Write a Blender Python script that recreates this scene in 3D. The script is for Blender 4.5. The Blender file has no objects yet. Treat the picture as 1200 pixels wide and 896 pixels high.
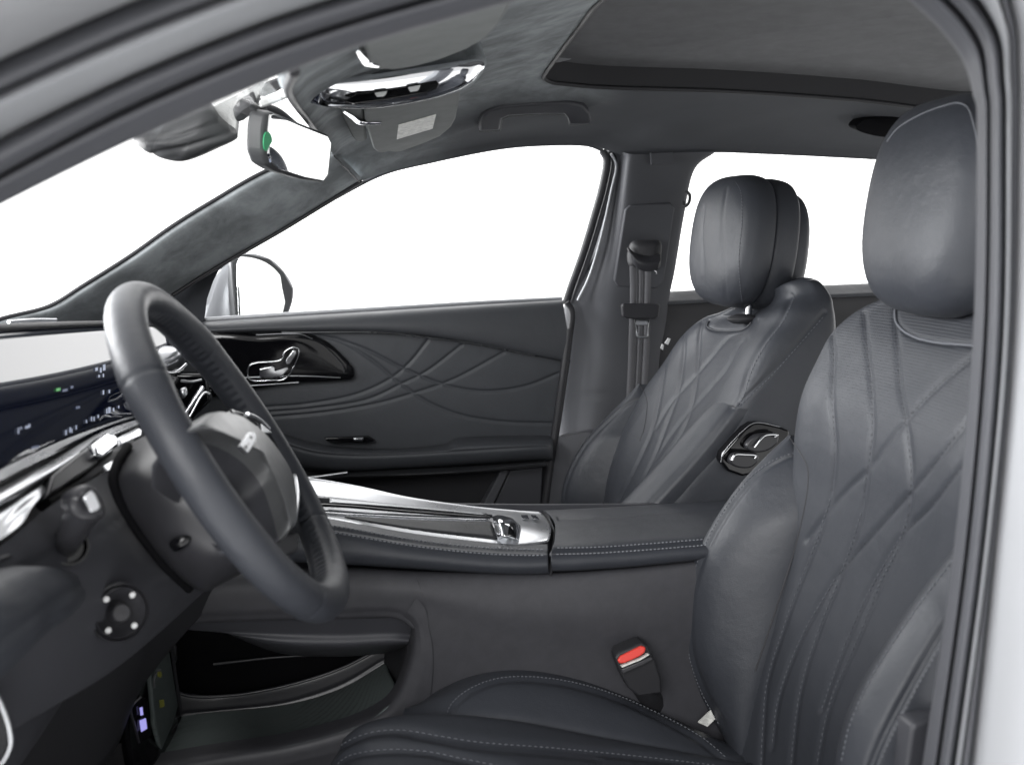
import bpy, bmesh, math, random
import numpy as np
from mathutils import Matrix, Vector
from mathutils.bvhtree import BVHTree
random.seed(4); rng = np.random.default_rng(4)
SC = bpy.context.scene
COL = SC.collection
# ------------------------------------------------------------------ camera
TH, PH, F = math.radians(11.6), math.radians(8.9), 1141.0
C0 = np.array([0, 0, 1.4])
FW = np.array([math.sin(TH)*math.cos(PH), math.cos(TH)*math.cos(PH), -math.sin(PH)])
RT = np.array([math.cos(TH), -math.sin(TH), 0.0]); UP = np.cross(RT, FW)
def ray(px, py): return FW + RT*(px-600)/F + UP*(448-py)/F
def P(px, py, Y=None, X=None, Z=None):
    d = ray(px, py)
    t = Y/d[1] if Y is not None else (X/d[0] if X is not None else (Z-1.4)/d[2])
    return C0 + d*t
def onplane(px, py, c, n):
    d = ray(px, py); c = np.asarray(c, float); n = np.asarray(n, float)
    return C0 + d*(((c-C0)@n)/(d@n))
def proj(p):
    v = np.asarray(p, float)-C0; z = v@FW
    return np.stack([600+F*(v@RT)/z, 448-F*(v@UP)/z, z], -1)
def L(pts, Y=None):
    return [P(p[0], p[1], p[2] if len(p) > 2 else Y) for p in pts]
cam = bpy.data.cameras.new('camera'); camo = bpy.data.objects.new('camera', cam); COL.objects.link(camo)
M = Matrix(((RT[0], UP[0], -FW[0], 0), (RT[1], UP[1], -FW[1], 0), (RT[2], UP[2], -FW[2], 1.4), (0, 0, 0, 1)))
camo.matrix_world = M
cam.sensor_width = 36; cam.lens = 36*F/1200; cam.clip_start = .02; cam.clip_end = 100
cam.dof.use_dof = True; cam.dof.focus_distance = 1.55; cam.dof.aperture_fstop = 5.6
SC.camera = camo

# ------------------------------------------------------------------ materials
def mat(name, col, rough=.5, metal=0, spec=.5, bump=None, coat=0, mott=None, coatr=.03, emit=None, ior=None, sheen=0):
    m = bpy.data.materials.new(name); m.use_nodes = True
    nt = m.node_tree; b = nt.nodes['Principled BSDF']
    b.inputs['Base Color'].default_value = (*col, 1); b.inputs['Roughness'].default_value = rough
    b.inputs['Metallic'].default_value = metal; b.inputs['Specular IOR Level'].default_value = spec
    if coat: b.inputs['Coat Weight'].default_value = coat; b.inputs['Coat Roughness'].default_value = coatr
    if ior: b.inputs['IOR'].default_value = ior
    if sheen: b.inputs['Sheen Weight'].default_value = sheen; b.inputs['Sheen Roughness'].default_value = .5
    if emit: b.inputs['Emission Color'].default_value = (*emit[0], 1); b.inputs['Emission Strength'].default_value = emit[1]
    tc = nt.nodes.new('ShaderNodeTexCoord')
    def noise(scale, detail=3, rg=.6):
        n = nt.nodes.new('ShaderNodeTexNoise'); n.inputs['Scale'].default_value = scale
        n.inputs['Detail'].default_value = detail; n.inputs['Roughness'].default_value = rg
        nt.links.new(tc.outputs['Object'], n.inputs['Vector']); return n
    # slight roughness variation so that nothing is perfectly uniform
    n = noise(9, 4); mr = nt.nodes.new('ShaderNodeMapRange')
    mr.inputs['From Min'].default_value = .3; mr.inputs['From Max'].default_value = .7
    mr.inputs['To Min'].default_value = max(.02, rough*.9); mr.inputs['To Max'].default_value = min(1, rough*1.12)
    nt.links.new(n.outputs['Fac'], mr.inputs['Value']); nt.links.new(mr.outputs['Result'], b.inputs['Roughness'])
    if mott:
        n2 = noise(mott[0], 5, .65); n2.inputs['Distortion'].default_value = .35
        mx = nt.nodes.new('ShaderNodeMix'); mx.data_type = 'RGBA'
        r2 = nt.nodes.new('ShaderNodeMapRange'); r2.inputs['From Min'].default_value = .38; r2.inputs['From Max'].default_value = .64
        nt.links.new(n2.outputs['Fac'], r2.inputs['Value']); nt.links.new(r2.outputs['Result'], mx.inputs['Factor'])
        k1, k2 = mott[1], mott[2]
        mx.inputs['A'].default_value = (*[c*k1 for c in col], 1); mx.inputs['B'].default_value = (*[c*k2 for c in col], 1)
        nt.links.new(mx.outputs['Result'], b.inputs['Base Color'])
    if bump:
        kind, scale, st, dist = bump
        bp = nt.nodes.new('ShaderNodeBump'); bp.inputs['Strength'].default_value = st; bp.inputs['Distance'].default_value = dist
        if kind == 'noise': t = noise(scale, 4); nt.links.new(t.outputs['Fac'], bp.inputs['Height'])
        elif kind == 'leather':
            t = nt.nodes.new('ShaderNodeTexVoronoi'); t.inputs['Scale'].default_value = scale
            nt.links.new(tc.outputs['Object'], t.inputs['Vector']); nt.links.new(t.outputs['Distance'], bp.inputs['Height'])
        elif kind in ('perf', 'perfz'):     # punched holes in rows
            t = nt.nodes.new('ShaderNodeTexVoronoi'); t.inputs['Scale'].default_value = scale; t.inputs['Randomness'].default_value = .12
            mp = nt.nodes.new('ShaderNodeMapping'); mp.inputs['Scale'].default_value = (.015, 1, 1) if kind == 'perf' else (1, 1, .015)
            nt.links.new(tc.outputs['Object'], mp.inputs['Vector']); nt.links.new(mp.outputs['Vector'], t.inputs['Vector'])
            r = nt.nodes.new('ShaderNodeMapRange'); r.inputs['From Min'].default_value = .12; r.inputs['From Max'].default_value = .34
            nt.links.new(t.outputs['Distance'], r.inputs['Value']); nt.links.new(r.outputs['Result'], bp.inputs['Height'])
            mx = nt.nodes.new('ShaderNodeMix'); mx.data_type = 'RGBA'
            mx.inputs['A'].default_value = (*[c*.22 for c in col], 1); mx.inputs['B'].default_value = (*col, 1)
            nt.links.new(r.outputs['Result'], mx.inputs['Factor']); nt.links.new(mx.outputs['Result'], b.inputs['Base Color'])
        elif kind == 'brushed':
            t = nt.nodes.new('ShaderNodeTexNoise'); t.inputs['Scale'].default_value = scale; t.inputs['Detail'].default_value = 3
            mp = nt.nodes.new('ShaderNodeMapping'); mp.inputs['Scale'].default_value = (1, .06, .3)
            nt.links.new(tc.outputs['Object'], mp.inputs['Vector']); nt.links.new(mp.outputs['Vector'], t.inputs['Vector'])
            nt.links.new(t.outputs['Fac'], bp.inputs['Height'])
        nt.links.new(bp.outputs['Normal'], b.inputs['Normal'])
        if kind in ('leather', 'perf', 'perfz'):      # slow hand-stretched unevenness of the hide
            n3 = noise(26, 3, .55); b2 = nt.nodes.new('ShaderNodeBump'); b2.inputs['Strength'].default_value = .35; b2.inputs['Distance'].default_value = .004
            nt.links.new(n3.outputs['Fac'], b2.inputs['Height']); nt.links.new(b2.outputs['Normal'], bp.inputs['Normal'])
    return m
def glass_mat(name, tint=(1, 1, 1)):
    m = bpy.data.materials.new(name); m.use_nodes = True; nt = m.node_tree
    nt.nodes.remove(nt.nodes['Principled BSDF'])
    o = nt.nodes['Material Output']; tr = nt.nodes.new('ShaderNodeBsdfTransparent'); gl = nt.nodes.new('ShaderNodeBsdfGlossy')
    tr.inputs['Color'].default_value = (*tint, 1); gl.inputs['Roughness'].default_value = .01
    lw = nt.nodes.new('ShaderNodeLayerWeight'); lw.inputs['Blend'].default_value = .5
    pw = nt.nodes.new('ShaderNodeMath'); pw.operation = 'POWER'; pw.inputs[1].default_value = 5
    ad = nt.nodes.new('ShaderNodeMath'); ad.operation = 'MULTIPLY_ADD'; ad.inputs[1].default_value = .5; ad.inputs[2].default_value = .02
    mx = nt.nodes.new('ShaderNodeMixShader')
    nt.links.new(lw.outputs['Facing'], pw.inputs[0]); nt.links.new(pw.outputs[0], ad.inputs[0]); nt.links.new(ad.outputs[0], mx.inputs['Fac'])
    nt.links.new(tr.outputs[0], mx.inputs[1]); nt.links.new(gl.outputs[0], mx.inputs[2])
    nt.links.new(mx.outputs[0], o.inputs['Surface']); return m
LEATH = (.035, .038, .046)
m_leather = mat('charcoal leather', LEATH, .47, bump=('leather', 750, .22, .0007), mott=(5, .94, 1.06))
m_perf = mat('perforated leather', LEATH, .54, bump=('perf', 300, .6, .0009))
m_dleath = mat('door leather', (.058, .062, .070), .5, bump=('leather', 750, .2, .0006), mott=(6, .94, 1.06))
m_perfz = mat('perforated cushion leather', LEATH, .54, bump=('perfz', 300, .6, .0009))
m_soft = mat('soft touch trim', (.055, .058, .065), .5, bump=('leather', 900, .2, .0006))
m_plastic = mat('grained black plastic', (.052, .053, .061), .5, bump=('noise', 500, .25, .0008))
m_dark = mat('dark plastic', (.021, .021, .024), .55, bump=('noise', 420, .2, .0006))
m_gloss = mat('piano black', (.004, .004, .005), .06)
m_hub = mat('satin hub plastic', (.105, .108, .112), .36, spec=.8, bump=('leather', 900, .1, .0005))
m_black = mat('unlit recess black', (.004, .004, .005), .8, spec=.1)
m_column = mat('column plastic', (.03, .03, .034), .33, bump=('noise', 500, .1, .0004))
m_chrome = mat('chrome', (.82, .83, .85), .07, metal=1)
m_satin = mat('satin silver', (.62, .63, .65), .28, metal=1, bump=('brushed', 260, .06, .0005))
m_silver = mat('silver paint', (.37, .375, .39), .42, metal=.2)
m_jamb = mat('silver paint of the jamb', (.42, .43, .45), .4, metal=.25, coat=.1)
m_rubber = mat('grey rubber seal', (.085, .087, .097), .5, bump=('noise', 300, .1, .0005))
m_rubberd = mat('black rubber', (.03, .03, .034), .5)
m_suede = mat('grey suede', (.29, .31, .32), .95, spec=.12, mott=(13, .72, 1.24), bump=('noise', 160, .25, .0015))
m_head = mat('dark headliner cloth', (.062, .064, .07), .95, spec=.15, bump=('noise', 700, .3, .001), mott=(14, .9, 1.1))
m_pillar = mat('pillar trim', (.078, .08, .089), .6, spec=.35, bump=('noise', 650, .25, .0007))
m_shade = mat('sunroof blind cloth', (.15, .152, .157), .9, spec=.2, bump=('noise', 800, .3, .0008), mott=(30, .93, 1.07))
m_carpet = mat('black carpet', (.014, .014, .016), 1, spec=.1, bump=('noise', 500, .6, .003))
m_web = mat('belt webbing', (.14, .14, .15), .7, bump=('brushed', 900, .3, .0006))
m_webs = mat('belt webbing dark stripe', (.06, .06, .066), .7)
m_red = mat('red push button', (.75, .06, .045), .4)
m_white = mat('white print', (.8, .8, .8), .5)
m_stitch = mat('grey thread', (.115, .12, .135), .7)
m_stitchd = mat('dark thread', (.03, .03, .034), .6)
m_piping = mat('piping leather', (.04, .042, .048), .42)
m_mirror = mat('mirror glass', (.93, .94, .94), .015, metal=1)
m_screen = mat('display glass', (.003, .006, .022), .025, coat=.0, ior=1.75, spec=.5)
m_icon = mat('display icons', (.5, .55, .7), .5, emit=((.55, .62, .8), .22))
m_green = mat('green film tab', (.02, .36, .14), .45)
m_label = mat('paper label', (.8, .8, .76), .6, mott=(120, .75, 1.1))
m_glass = glass_mat('clear glass')
m_wood = mat('dark open pore veneer', (.022, .023, .026), .6, bump=('brushed', 420, .6, .0012))
m_mesh = mat('ribbed rubber mat', (.10, .12, .117), .55, bump=('perf', 260, .5, .0008))
m_port = mat('lit port symbols', (.3, .3, .6), .4, emit=((.45, .42, 1.0), .6))
m_yel = mat('yellow print', (.16, .16, .03), .5)
m_carrier = mat('translucent mirror cover', (.7, .71, .7), .3)
m_studio = mat('white studio floor paint', (.8, .8, .8), .6)
m_under = mat('bare grey plastic', (.065, .067, .07), .45)
m_visor = mat('visor cloth', (.23, .24, .238), .9, spec=.15, mott=(40, .95, 1.05), bump=('noise', 500, .2, .0006))
m_weather = mat('grey weatherstrip', (.085, .087, .097), .5)

m_stitchl = mat('pale grey thread', (.22, .23, .25), .7)
# roof lining: brushed suede, its colour blending darker towards the side rail and rear
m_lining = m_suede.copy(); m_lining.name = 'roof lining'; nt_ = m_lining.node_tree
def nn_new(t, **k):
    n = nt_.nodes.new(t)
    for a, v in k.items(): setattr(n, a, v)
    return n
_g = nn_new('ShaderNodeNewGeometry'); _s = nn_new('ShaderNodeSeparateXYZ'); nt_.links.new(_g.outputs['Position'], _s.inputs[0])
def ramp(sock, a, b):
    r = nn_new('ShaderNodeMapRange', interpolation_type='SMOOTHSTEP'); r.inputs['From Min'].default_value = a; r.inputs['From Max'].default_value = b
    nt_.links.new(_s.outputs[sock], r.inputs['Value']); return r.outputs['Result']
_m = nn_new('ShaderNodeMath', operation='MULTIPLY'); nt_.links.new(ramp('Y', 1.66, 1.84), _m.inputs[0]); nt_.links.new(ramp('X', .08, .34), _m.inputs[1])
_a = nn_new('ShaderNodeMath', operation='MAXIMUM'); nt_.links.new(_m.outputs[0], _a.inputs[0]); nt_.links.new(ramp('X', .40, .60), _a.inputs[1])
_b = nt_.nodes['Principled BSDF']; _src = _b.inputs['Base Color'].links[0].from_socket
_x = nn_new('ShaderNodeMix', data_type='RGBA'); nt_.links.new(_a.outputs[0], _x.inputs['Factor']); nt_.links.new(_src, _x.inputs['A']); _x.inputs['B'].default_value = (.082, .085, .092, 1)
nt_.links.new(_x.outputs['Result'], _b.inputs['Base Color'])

# ------------------------------------------------------------------ object helpers
def thing(name, label, cat, loc, group=None):
    o = bpy.data.objects.new(name, None); COL.objects.link(o); o.location = tuple(float(v) for v in loc)
    o.empty_display_size = .05
    o['label'] = label; o['category'] = cat; o['kind'] = 'thing'
    if group: o['group'] = group
    return o
def put(name, me, m, parent=None):
    o = bpy.data.objects.new(name, me); COL.objects.link(o)
    me.materials.append(m)
    if parent is not None:
        o.parent = parent
        w = Vector((0, 0, 0)); q = parent
        while q is not None: w += q.location; q = q.parent if q.parent is None or q.parent.type != 'EMPTY' else None
        if parent.type == 'EMPTY': o.matrix_parent_inverse = Matrix.Translation(-parent.location)
    return o
def mesh(name, v, f, m, parent=None, angle=40, faceview=False, recalc=False):
    me = bpy.data.meshes.new(name)
    me.from_pydata([tuple(map(float, p)) for p in v], [], [tuple(int(i) for i in q) for q in f]); me.update()
    if recalc:
        bm = bmesh.new(); bm.from_mesh(me); bmesh.ops.recalc_face_normals(bm, faces=bm.faces); bm.to_mesh(me); bm.free()
    if faceview:
        s = 0.
        for p in me.polygons: s += p.normal.dot(Vector(C0)-p.center)*p.area
        if s < 0: me.flip_normals()
    me.polygons.foreach_set('use_smooth', [True]*len(me.polygons))
    if angle: me.set_sharp_from_angle(angle=math.radians(angle))
    return put(name, me, m, parent)
def cr(pts, n, closed=False):
    p = np.array(pts, float)
    if len(p) == 2 and not closed: return p[0]+(p[1]-p[0])*np.linspace(0, 1, n)[:, None]
    if closed: q = np.vstack([p[-1], p, p[0], p[1]])
    else: q = np.vstack([2*p[0]-p[1], p, 2*p[-1]-p[-2]])
    d = np.sqrt(np.maximum(np.linalg.norm(np.diff(q, axis=0), axis=1), 1e-7))
    t = np.concatenate([[0], np.cumsum(d)])
    a, b = t[1], t[-2]
    tt = np.linspace(a, b, n, endpoint=not closed)
    k = np.clip(np.searchsorted(t, tt, 'right')-1, 1, len(q)-3)
    t0, t1, t2, t3 = t[k-1], t[k], t[k+1], t[k+2]; x = tt
    P0, P1, P2, P3 = q[k-1], q[k], q[k+1], q[k+2]
    w = lambda u, v, A, B: ((v-x)/(v-u))[:, None]*A+((x-u)/(v-u))[:, None]*B
    A1, A2, A3 = w(t0, t1, P0, P1), w(t1, t2, P1, P2), w(t2, t3, P2, P3)
    B1, B2 = w(t0, t2, A1, A2), w(t1, t3, A2, A3)
    return w(t1, t2, B1, B2)
def cru(pts, n):                    # uniform Catmull-Rom (keeps the columns of a net aligned)
    p = np.array(pts, float); m = len(p)
    q = np.concatenate([(2*p[:1]-p[1:2]), p, (2*p[-1:]-p[-2:-1])])
    t = np.linspace(0, m-1, n); k = np.minimum(t.astype(int), m-2); u = t-k
    sh = (n,)+(1,)*(p.ndim-1); u = u.reshape(sh)
    a, b, c, d = q[k], q[k+1], q[k+2], q[k+3]
    return .5*((2*b)+(-a+c)*u+(2*a-5*b+4*c-d)*u*u+(-a+3*b-3*c+d)*u**3)
def net(rows, nu, nv):              # rows of control points -> dense (nv, nu, 3)
    k = max(len(r) for r in rows)
    g = np.array([np.array(r, float) if len(r) == k else cr(r, k) for r in rows])
    g = cru(g, nv)                                   # along rows
    return np.swapaxes(cru(np.swapaxes(g, 0, 1), nu), 0, 1)
def gfaces(nv, nu, cu=False, cv=False):
    f = []
    for j in range(nv if cv else nv-1):
        for i in range(nu if cu else nu-1):
            i2, j2 = (i+1) % nu, (j+1) % nv
            f.append((j*nu+i, j*nu+i2, j2*nu+i2, j2*nu+i))
    return f
def gnormals(g):
    du = np.gradient(g, axis=1); dv = np.gradient(g, axis=0)
    n = np.cross(du, dv); n /= np.linalg.norm(n, axis=-1, keepdims=True)+1e-12
    s = np.sum(n*(C0-g)); return n if s > 0 else -n
def segdist(q, poly):
    best = np.full(len(q), 1e9)
    for a, b in zip(poly[:-1], poly[1:]):
        ab = b-a; t = np.clip(((q-a)@ab)/(ab@ab+1e-9), 0, 1)
        best = np.minimum(best, np.linalg.norm(q-(a+t[:, None]*ab), axis=1))
    return best
def smooth2(pl, n=40): return cr([(a, b, 0) for a, b in pl], n)[:, :2]
def groove(g, curves, depth=.004, width=.005, puff=0.0, pw=.03):
    """press seams into a surface: curves are seam lines seen on it, widths in metres"""
    sh = g.shape; v = g.reshape(-1, 3).copy(); n = gnormals(g).reshape(-1, 3)
    q = proj(v); best = np.full(len(v), 1e9)
    for c in curves:
        d = segdist(q[:, :2], smooth2(c) if len(c) > 2 else np.array(c, float))*q[:, 2]/F
        best = np.minimum(best, d)
    off = -depth*np.exp(-(best/width)**2)
    if puff: off += puff*(1-np.exp(-(best/pw)**2))
    return (v+n*off[:, None]).reshape(sh)
def patch(name, rows, nu, nv, m, parent=None, thick=0, grooves=None, angle=60, **kw):
    g = net(rows, nu, nv)
    if grooves: g = groove(g, grooves, **kw)
    o = mesh(name, g.reshape(-1, 3), gfaces(nv, nu), m, parent, angle, faceview=True)
    if thick: solid(o, thick)
    return o
def solid(o, t):
    s = o.modifiers.new('thickness', 'SOLIDIFY'); s.thickness = t; s.offset = -1
def bevel(o, w, seg=3, ang=35):
    b = o.modifiers.new('bevel', 'BEVEL'); b.width = w; b.segments = seg; b.limit_method = 'ANGLE'; b.angle_limit = math.radians(ang)
    b.use_clamp_overlap = True
def panel(name, loop, thick, m, parent=None, bev=.0015, smooth=0, push=None):
    """flat plate: 3D outline extruded away from the camera"""
    v = np.array(loop, float)
    if smooth: v = cr(v, smooth, True)
    n = len(v); c = v.mean(0)
    nn = np.zeros(3)
    for i in range(n): nn += np.cross(v[i]-c, v[(i+1) % n]-c)
    nn /= np.linalg.norm(nn)
    if nn@(C0-c) < 0: v = v[::-1]; nn = -nn
    d = -nn*thick if push is None else np.array(push, float)
    vv = np.vstack([v, v+d])
    f = [tuple(range(n)), tuple(range(2*n-1, n-1, -1))]+[(i+n, (i+1) % n+n, (i+1) % n, i) for i in range(n)]
    o = mesh(name, vv, f, m, parent, 35, recalc=True)
    if bev: bevel(o, bev)
    return o
def pillow(name, loop, bulge, m, parent=None, n=96, rings=14, edge=.02, power=2.2, nrm=None, back=.02, grooves=None, center=None, **kw):
    """padded shape: rings shrinking to the middle, raised along the normal, with a side wall"""
    v = cr(loop, n, True); c = v.mean(0) if center is None else np.array(center, float)
    nn = np.zeros(3)
    for i in range(n): nn += np.cross(v[i]-c, v[(i+1) % n]-c)
    nn /= np.linalg.norm(nn)
    if nrm is not None: nn = np.array(nrm, float)/np.linalg.norm(nrm)
    elif nn@(C0-c) < 0: nn = -nn
    R = [v-nn*back]
    for k in range(rings+1):
        s = 1-(k/rings)*.985
        h = bulge*(1-s**power)
        R.append(c+(v-c)*s+nn*h)
    g = np.array(R)
    if grooves: g[1:] = groove(g[1:], grooves, **kw)
    nv = len(g); vv = np.vstack([g.reshape(-1, 3), (c+nn*bulge)[None]])
    f = gfaces(nv, n, cu=True)+[((nv-1)*n+i, (nv-1)*n+(i+1) % n, nv*n) for i in range(n)]
    return mesh(name, vv, f, m, parent, 60, recalc=True) if False else mesh(name, vv, f, m, parent, 60, faceview=True)
def tube(name, pts, r, m, parent=None, n=40, ns=12, closed=False, smooth=True, flat=None, cap=True):
    p = cr(pts, n, closed) if smooth else np.array(pts, float); n = len(p)
    t = np.gradient(p, axis=0)
    if closed: t = np.roll(p, -1, 0)-np.roll(p, 1, 0)
    t /= np.linalg.norm(t, axis=1, keepdims=True)+1e-12
    ref = np.array([0, 0, 1.]) if abs(t[:, 2]).mean() < .8 else np.array([1., 0, 0])
    if flat is not None: ref = np.array(flat[0], float)
    a = np.cross(t, ref); a /= np.linalg.norm(a, axis=1, keepdims=True); b = np.cross(a, t)
    rr = np.full(n, r) if np.isscalar(r) else np.interp(np.linspace(0, 1, n), np.linspace(0, 1, len(r)), r)
    k = 1 if flat is None else flat[1]
    th = np.linspace(0, 2*math.pi, ns, endpoint=False)
    g = p[:, None]+rr[:, None, None]*(np.cos(th)[None, :, None]*a[:, None]+k*np.sin(th)[None, :, None]*b[:, None])
    v = g.reshape(-1, 3); f = gfaces(n, ns, cu=True, cv=closed)
    if not closed and cap: f += [tuple(range(ns)), tuple(range((n-1)*ns+ns-1, (n-1)*ns-1, -1))]
    return mesh(name, v, f, m, parent, 50, recalc=True)
def box(name, c, s, m, parent=None, bev=.003, axes=None):
    A = np.eye(3) if axes is None else np.array(axes, float)
    v = [np.array(c)+sum(A[i]*s[i]*.5*sg[i] for i in range(3)) for sg in
         [(-1, -1, -1), (1, -1, -1), (1, 1, -1), (-1, 1, -1), (-1, -1, 1), (1, -1, 1), (1, 1, 1), (-1, 1, 1)]]
    f = [(0, 3, 2, 1), (4, 5, 6, 7), (0, 1, 5, 4), (1, 2, 6, 5), (2, 3, 7, 6), (3, 0, 4, 7)]
    o = mesh(name, v, f, m, parent, 35, recalc=True)
    if bev: bevel(o, bev)
    return o
def bvh(*objs):
    v, f = [], []
    for o in objs:
        k = len(v); v += [tuple(x.co) for x in o.data.vertices]; f += [tuple(i+k for i in p.vertices) for p in o.data.polygons]
    return BVHTree.FromPolygons(v, f)
def hit(tree, px, py):
    d = Vector(ray(px, py)).normalized()
    r = tree.ray_cast(Vector(C0), d)
    return (np.array(r[0]), np.array(r[1])*(1 if r[1].dot(-d) > 0 else -1)) if r[0] else None
def stitches(name, tree, curves, m, parent, **k):
    for c in curves: stitch_row(name, tree, [c], m, parent, **k)
def stitch_row(name, tree, curves, m, parent, step=.0062, ln=.0042, r=.0006, lift=.0006):
    """a row of thread stitches sewn along seam lines of a surface"""
    v, f = [], []
    for c in curves:
        pl = smooth2(c, 90) if len(c) > 2 else np.linspace(c[0], c[1], 60)
        hs = [h for h in (hit(tree, a, b) for a, b in pl) if h]
        if len(hs) < 3: continue
        p = np.array([h[0] for h in hs]); n = np.array([h[1] for h in hs])
        s = np.concatenate([[0], np.cumsum(np.linalg.norm(np.diff(p, axis=0), axis=1))])
        for a in np.arange(step*.5, s[-1]-step*.5, step):
            e = [np.array([np.interp(x, s, p[:, i]) for i in range(3)]) for x in (a-ln/2, a+ln/2)]
            nn = np.array([np.interp(a, s, n[:, i]) for i in range(3)]); nn /= np.linalg.norm(nn)
            t = e[1]-e[0]; q = np.linalg.norm(t)
            if q < 1e-5 or q > ln*2.5: continue
            t /= q; b = np.cross(nn, t); k = len(v)
            for pt, sc in ((e[0], .5), (e[0]*.7+e[1]*.3, 1), (e[0]*.3+e[1]*.7, 1), (e[1], .5)):
                for an in range(5):
                    w = 2*math.pi*an/5
                    v.append(pt+nn*(lift*(1 if sc == 1 else .2))+r*sc*(math.cos(w)*b+math.sin(w)*nn))
            for j in range(3):
                for an in range(5): f.append((k+j*5+an, k+j*5+(an+1) % 5, k+(j+1)*5+(an+1) % 5, k+(j+1)*5+an))
    return mesh(name, v, f, m, parent, 0) if v else None
def bead(name, tree, curve, r, m, parent, lift=.0, n=60, **kw):
    pl = smooth2(curve, n); hs = [h for h in (hit(tree, a, b) for a, b in pl) if h]
    return tube(name, [h[0]+h[1]*lift for h in hs], r, m, parent, n=n, ns=8, smooth=False) if len(hs) > 3 else None

# ------------------------------------------------------------------ setting and light
w = bpy.data.worlds.new('World'); SC.world = w; w.use_nodes = True
bg = w.node_tree.nodes['Background']; bg.inputs['Strength'].default_value = 1.0
# white studio backdrop behind the car, a dimmer studio on the photographer's side
wt_ = w.node_tree; tcw = wt_.nodes.new('ShaderNodeTexCoord'); sx = wt_.nodes.new('ShaderNodeSeparateXYZ'); mrw = wt_.nodes.new('ShaderNodeMapRange')
mrw.inputs['From Min'].default_value = -.15; mrw.inputs['From Max'].default_value = .60; mrw.inputs['To Min'].default_value = .80; mrw.inputs['To Max'].default_value = 2.6
wt_.links.new(tcw.outputs['Generated'], sx.inputs[0]); wt_.links.new(sx.outputs['Y'], mrw.inputs['Value'])
cbw = wt_.nodes.new('ShaderNodeCombineColor')
for i_ in range(3): wt_.links.new(mrw.outputs['Result'], cbw.inputs[i_])
wt_.links.new(cbw.outputs[0], bg.inputs['Color'])
fl = mesh('studio_floor', [(-4, -3, 0), (5, -3, 0), (5, 6, 0), (-4, 6, 0)], [(0, 1, 2, 3)], m_studio, None, 0)
fl['kind'] = 'structure'
def softbox(name, loc, target, size, power, col=(1, 1, 1)):
    l = bpy.data.lights.new(name, 'AREA'); l.shape = 'RECTANGLE'; l.size, l.size_y = size; l.energy = power; l.color = col
    o = bpy.data.objects.new(name, l); COL.objects.link(o); o.location = loc
    o.rotation_euler = (Vector(target)-Vector(loc)).to_track_quat('-Z', 'Y').to_euler(); return o
softbox('studio_softbox', (-1.3, -2.0, 2.5), (.4, 1.1, 1.0), (2.2, 1.6), 105)
softbox('studio_softbox', (-3.0, 2.1, 1.65), (.5, 1.3, 1.35), (4.6, 2.6), 520, (.97, .985, 1.0))
SC.view_settings.view_transform = 'Standard'; SC.view_settings.look = 'None'; SC.view_settings.exposure = .22; SC.view_settings.gamma = 1
SC.cycles.max_bounces = 8; SC.cycles.diffuse_bounces = 4; SC.cycles.glossy_bounces = 4; SC.cycles.transparent_max_bounces = 12
SC.cycles.caustics_reflective = False; SC.cycles.caustics_refractive = False
# ================================================================== car body
body = thing('car_body', 'silver car body framing the cabin, with door opening, roof lining and pillars', 'car', (.4, .6, .5))
# ---- near door opening: bands running from the front pillar over the roof rail and down the middle pillar
LN = {
 0: [(-330,425),(-60,272),(0,240),(150,166),(300,100),(424,53),(600,2),(800,-58),(985,-48),(1065,0),(1122,60),(1140,110),(1145,160),(1140,400),(1117,650),(1081,896),(1060,1040)],
 1: [(-330,392),(-60,238),(0,205),(150,126),(300,62),(424,20),(600,-30),(800,-90),(1000,-85),(1098,-12),(1146,45),(1157,100),(1160,160),(1156,400),(1134,650),(1100,896),(1080,1040)],
 2: [(-330,352),(-60,202),(0,167),(150,93),(300,32),(424,-8),(600,-60),(800,-118),(1010,-112),(1116,-27),(1166,36),(1176,95),(1178,160),(1175,400),(1152,650),(1118,896),(1098,1040)],
 3: [(-330,336),(-60,184),(0,148),(150,82),(300,20),(424,-22),(600,-74),(800,-132),(1020,-125),(1126,-36),(1171,33),(1179,93),(1181,160),(1177,400),(1154,650),(1121,896),(1101,1040)],
 4: [(-330,292),(-60,143),(0,110),(150,43),(300,-14),(424,-56),(600,-112),(800,-168),(1035,-165),(1145,-50),(1179,26),(1184,88),(1185,160),(1181,400),(1158,650),(1126,896),(1106,1040)],
 5: [(-330,252),(-60,102),(0,69),(150,3),(300,-52),(424,-96),(600,-150),(800,-205),(1045,-200),(1158,-60),(1189,18),(1194,82),(1194,160),(1188,400),(1166,650),(1140,896),(1122,1040)],
 6: [(-330,60),(-60,-80),(0,-110),(150,-170),(300,-220),(424,-260),(600,-310),(800,-360),(1110,-330),(1400,-170),(1480,0),(1500,80),(1500,160),(1490,400),(1465,650),(1440,896),(1420,1040)],
}
YN = {0: .63, 1: .60, 2: .585, 3: .565, 4: .53, 5: .535, 6: .44}
def nl(i, dy=0): return L([(a, b, YN[i]+dy) for a, b in LN[i]])
def mid(A, B, t=.5, dy=0):
    return [C0+(a*(1-t)+b*t-C0)*(1+dy/(a[1]*(1-t)+b[1]*t)) for a, b in zip(A, B)]
def band(name, rows, m): return patch(name, rows, 160, 4*len(rows), m, body, angle=70)
n0, n1, n2, n3, n4, n5, n6 = [nl(i) for i in range(7)]
band('pillar_trim', [[C0+(p-C0)*1.16+(q-p)*.3 for p, q in zip(n0, n1)], [C0+(p-C0)*1.05+(q-p)*.06 for p, q in zip(n0, n1)], n0, mid(n0, n1, .35, -.006), mid(n0, n1, .75, -.006), mid(n0, n1, 1.02, .012)], m_rubber)
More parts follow.
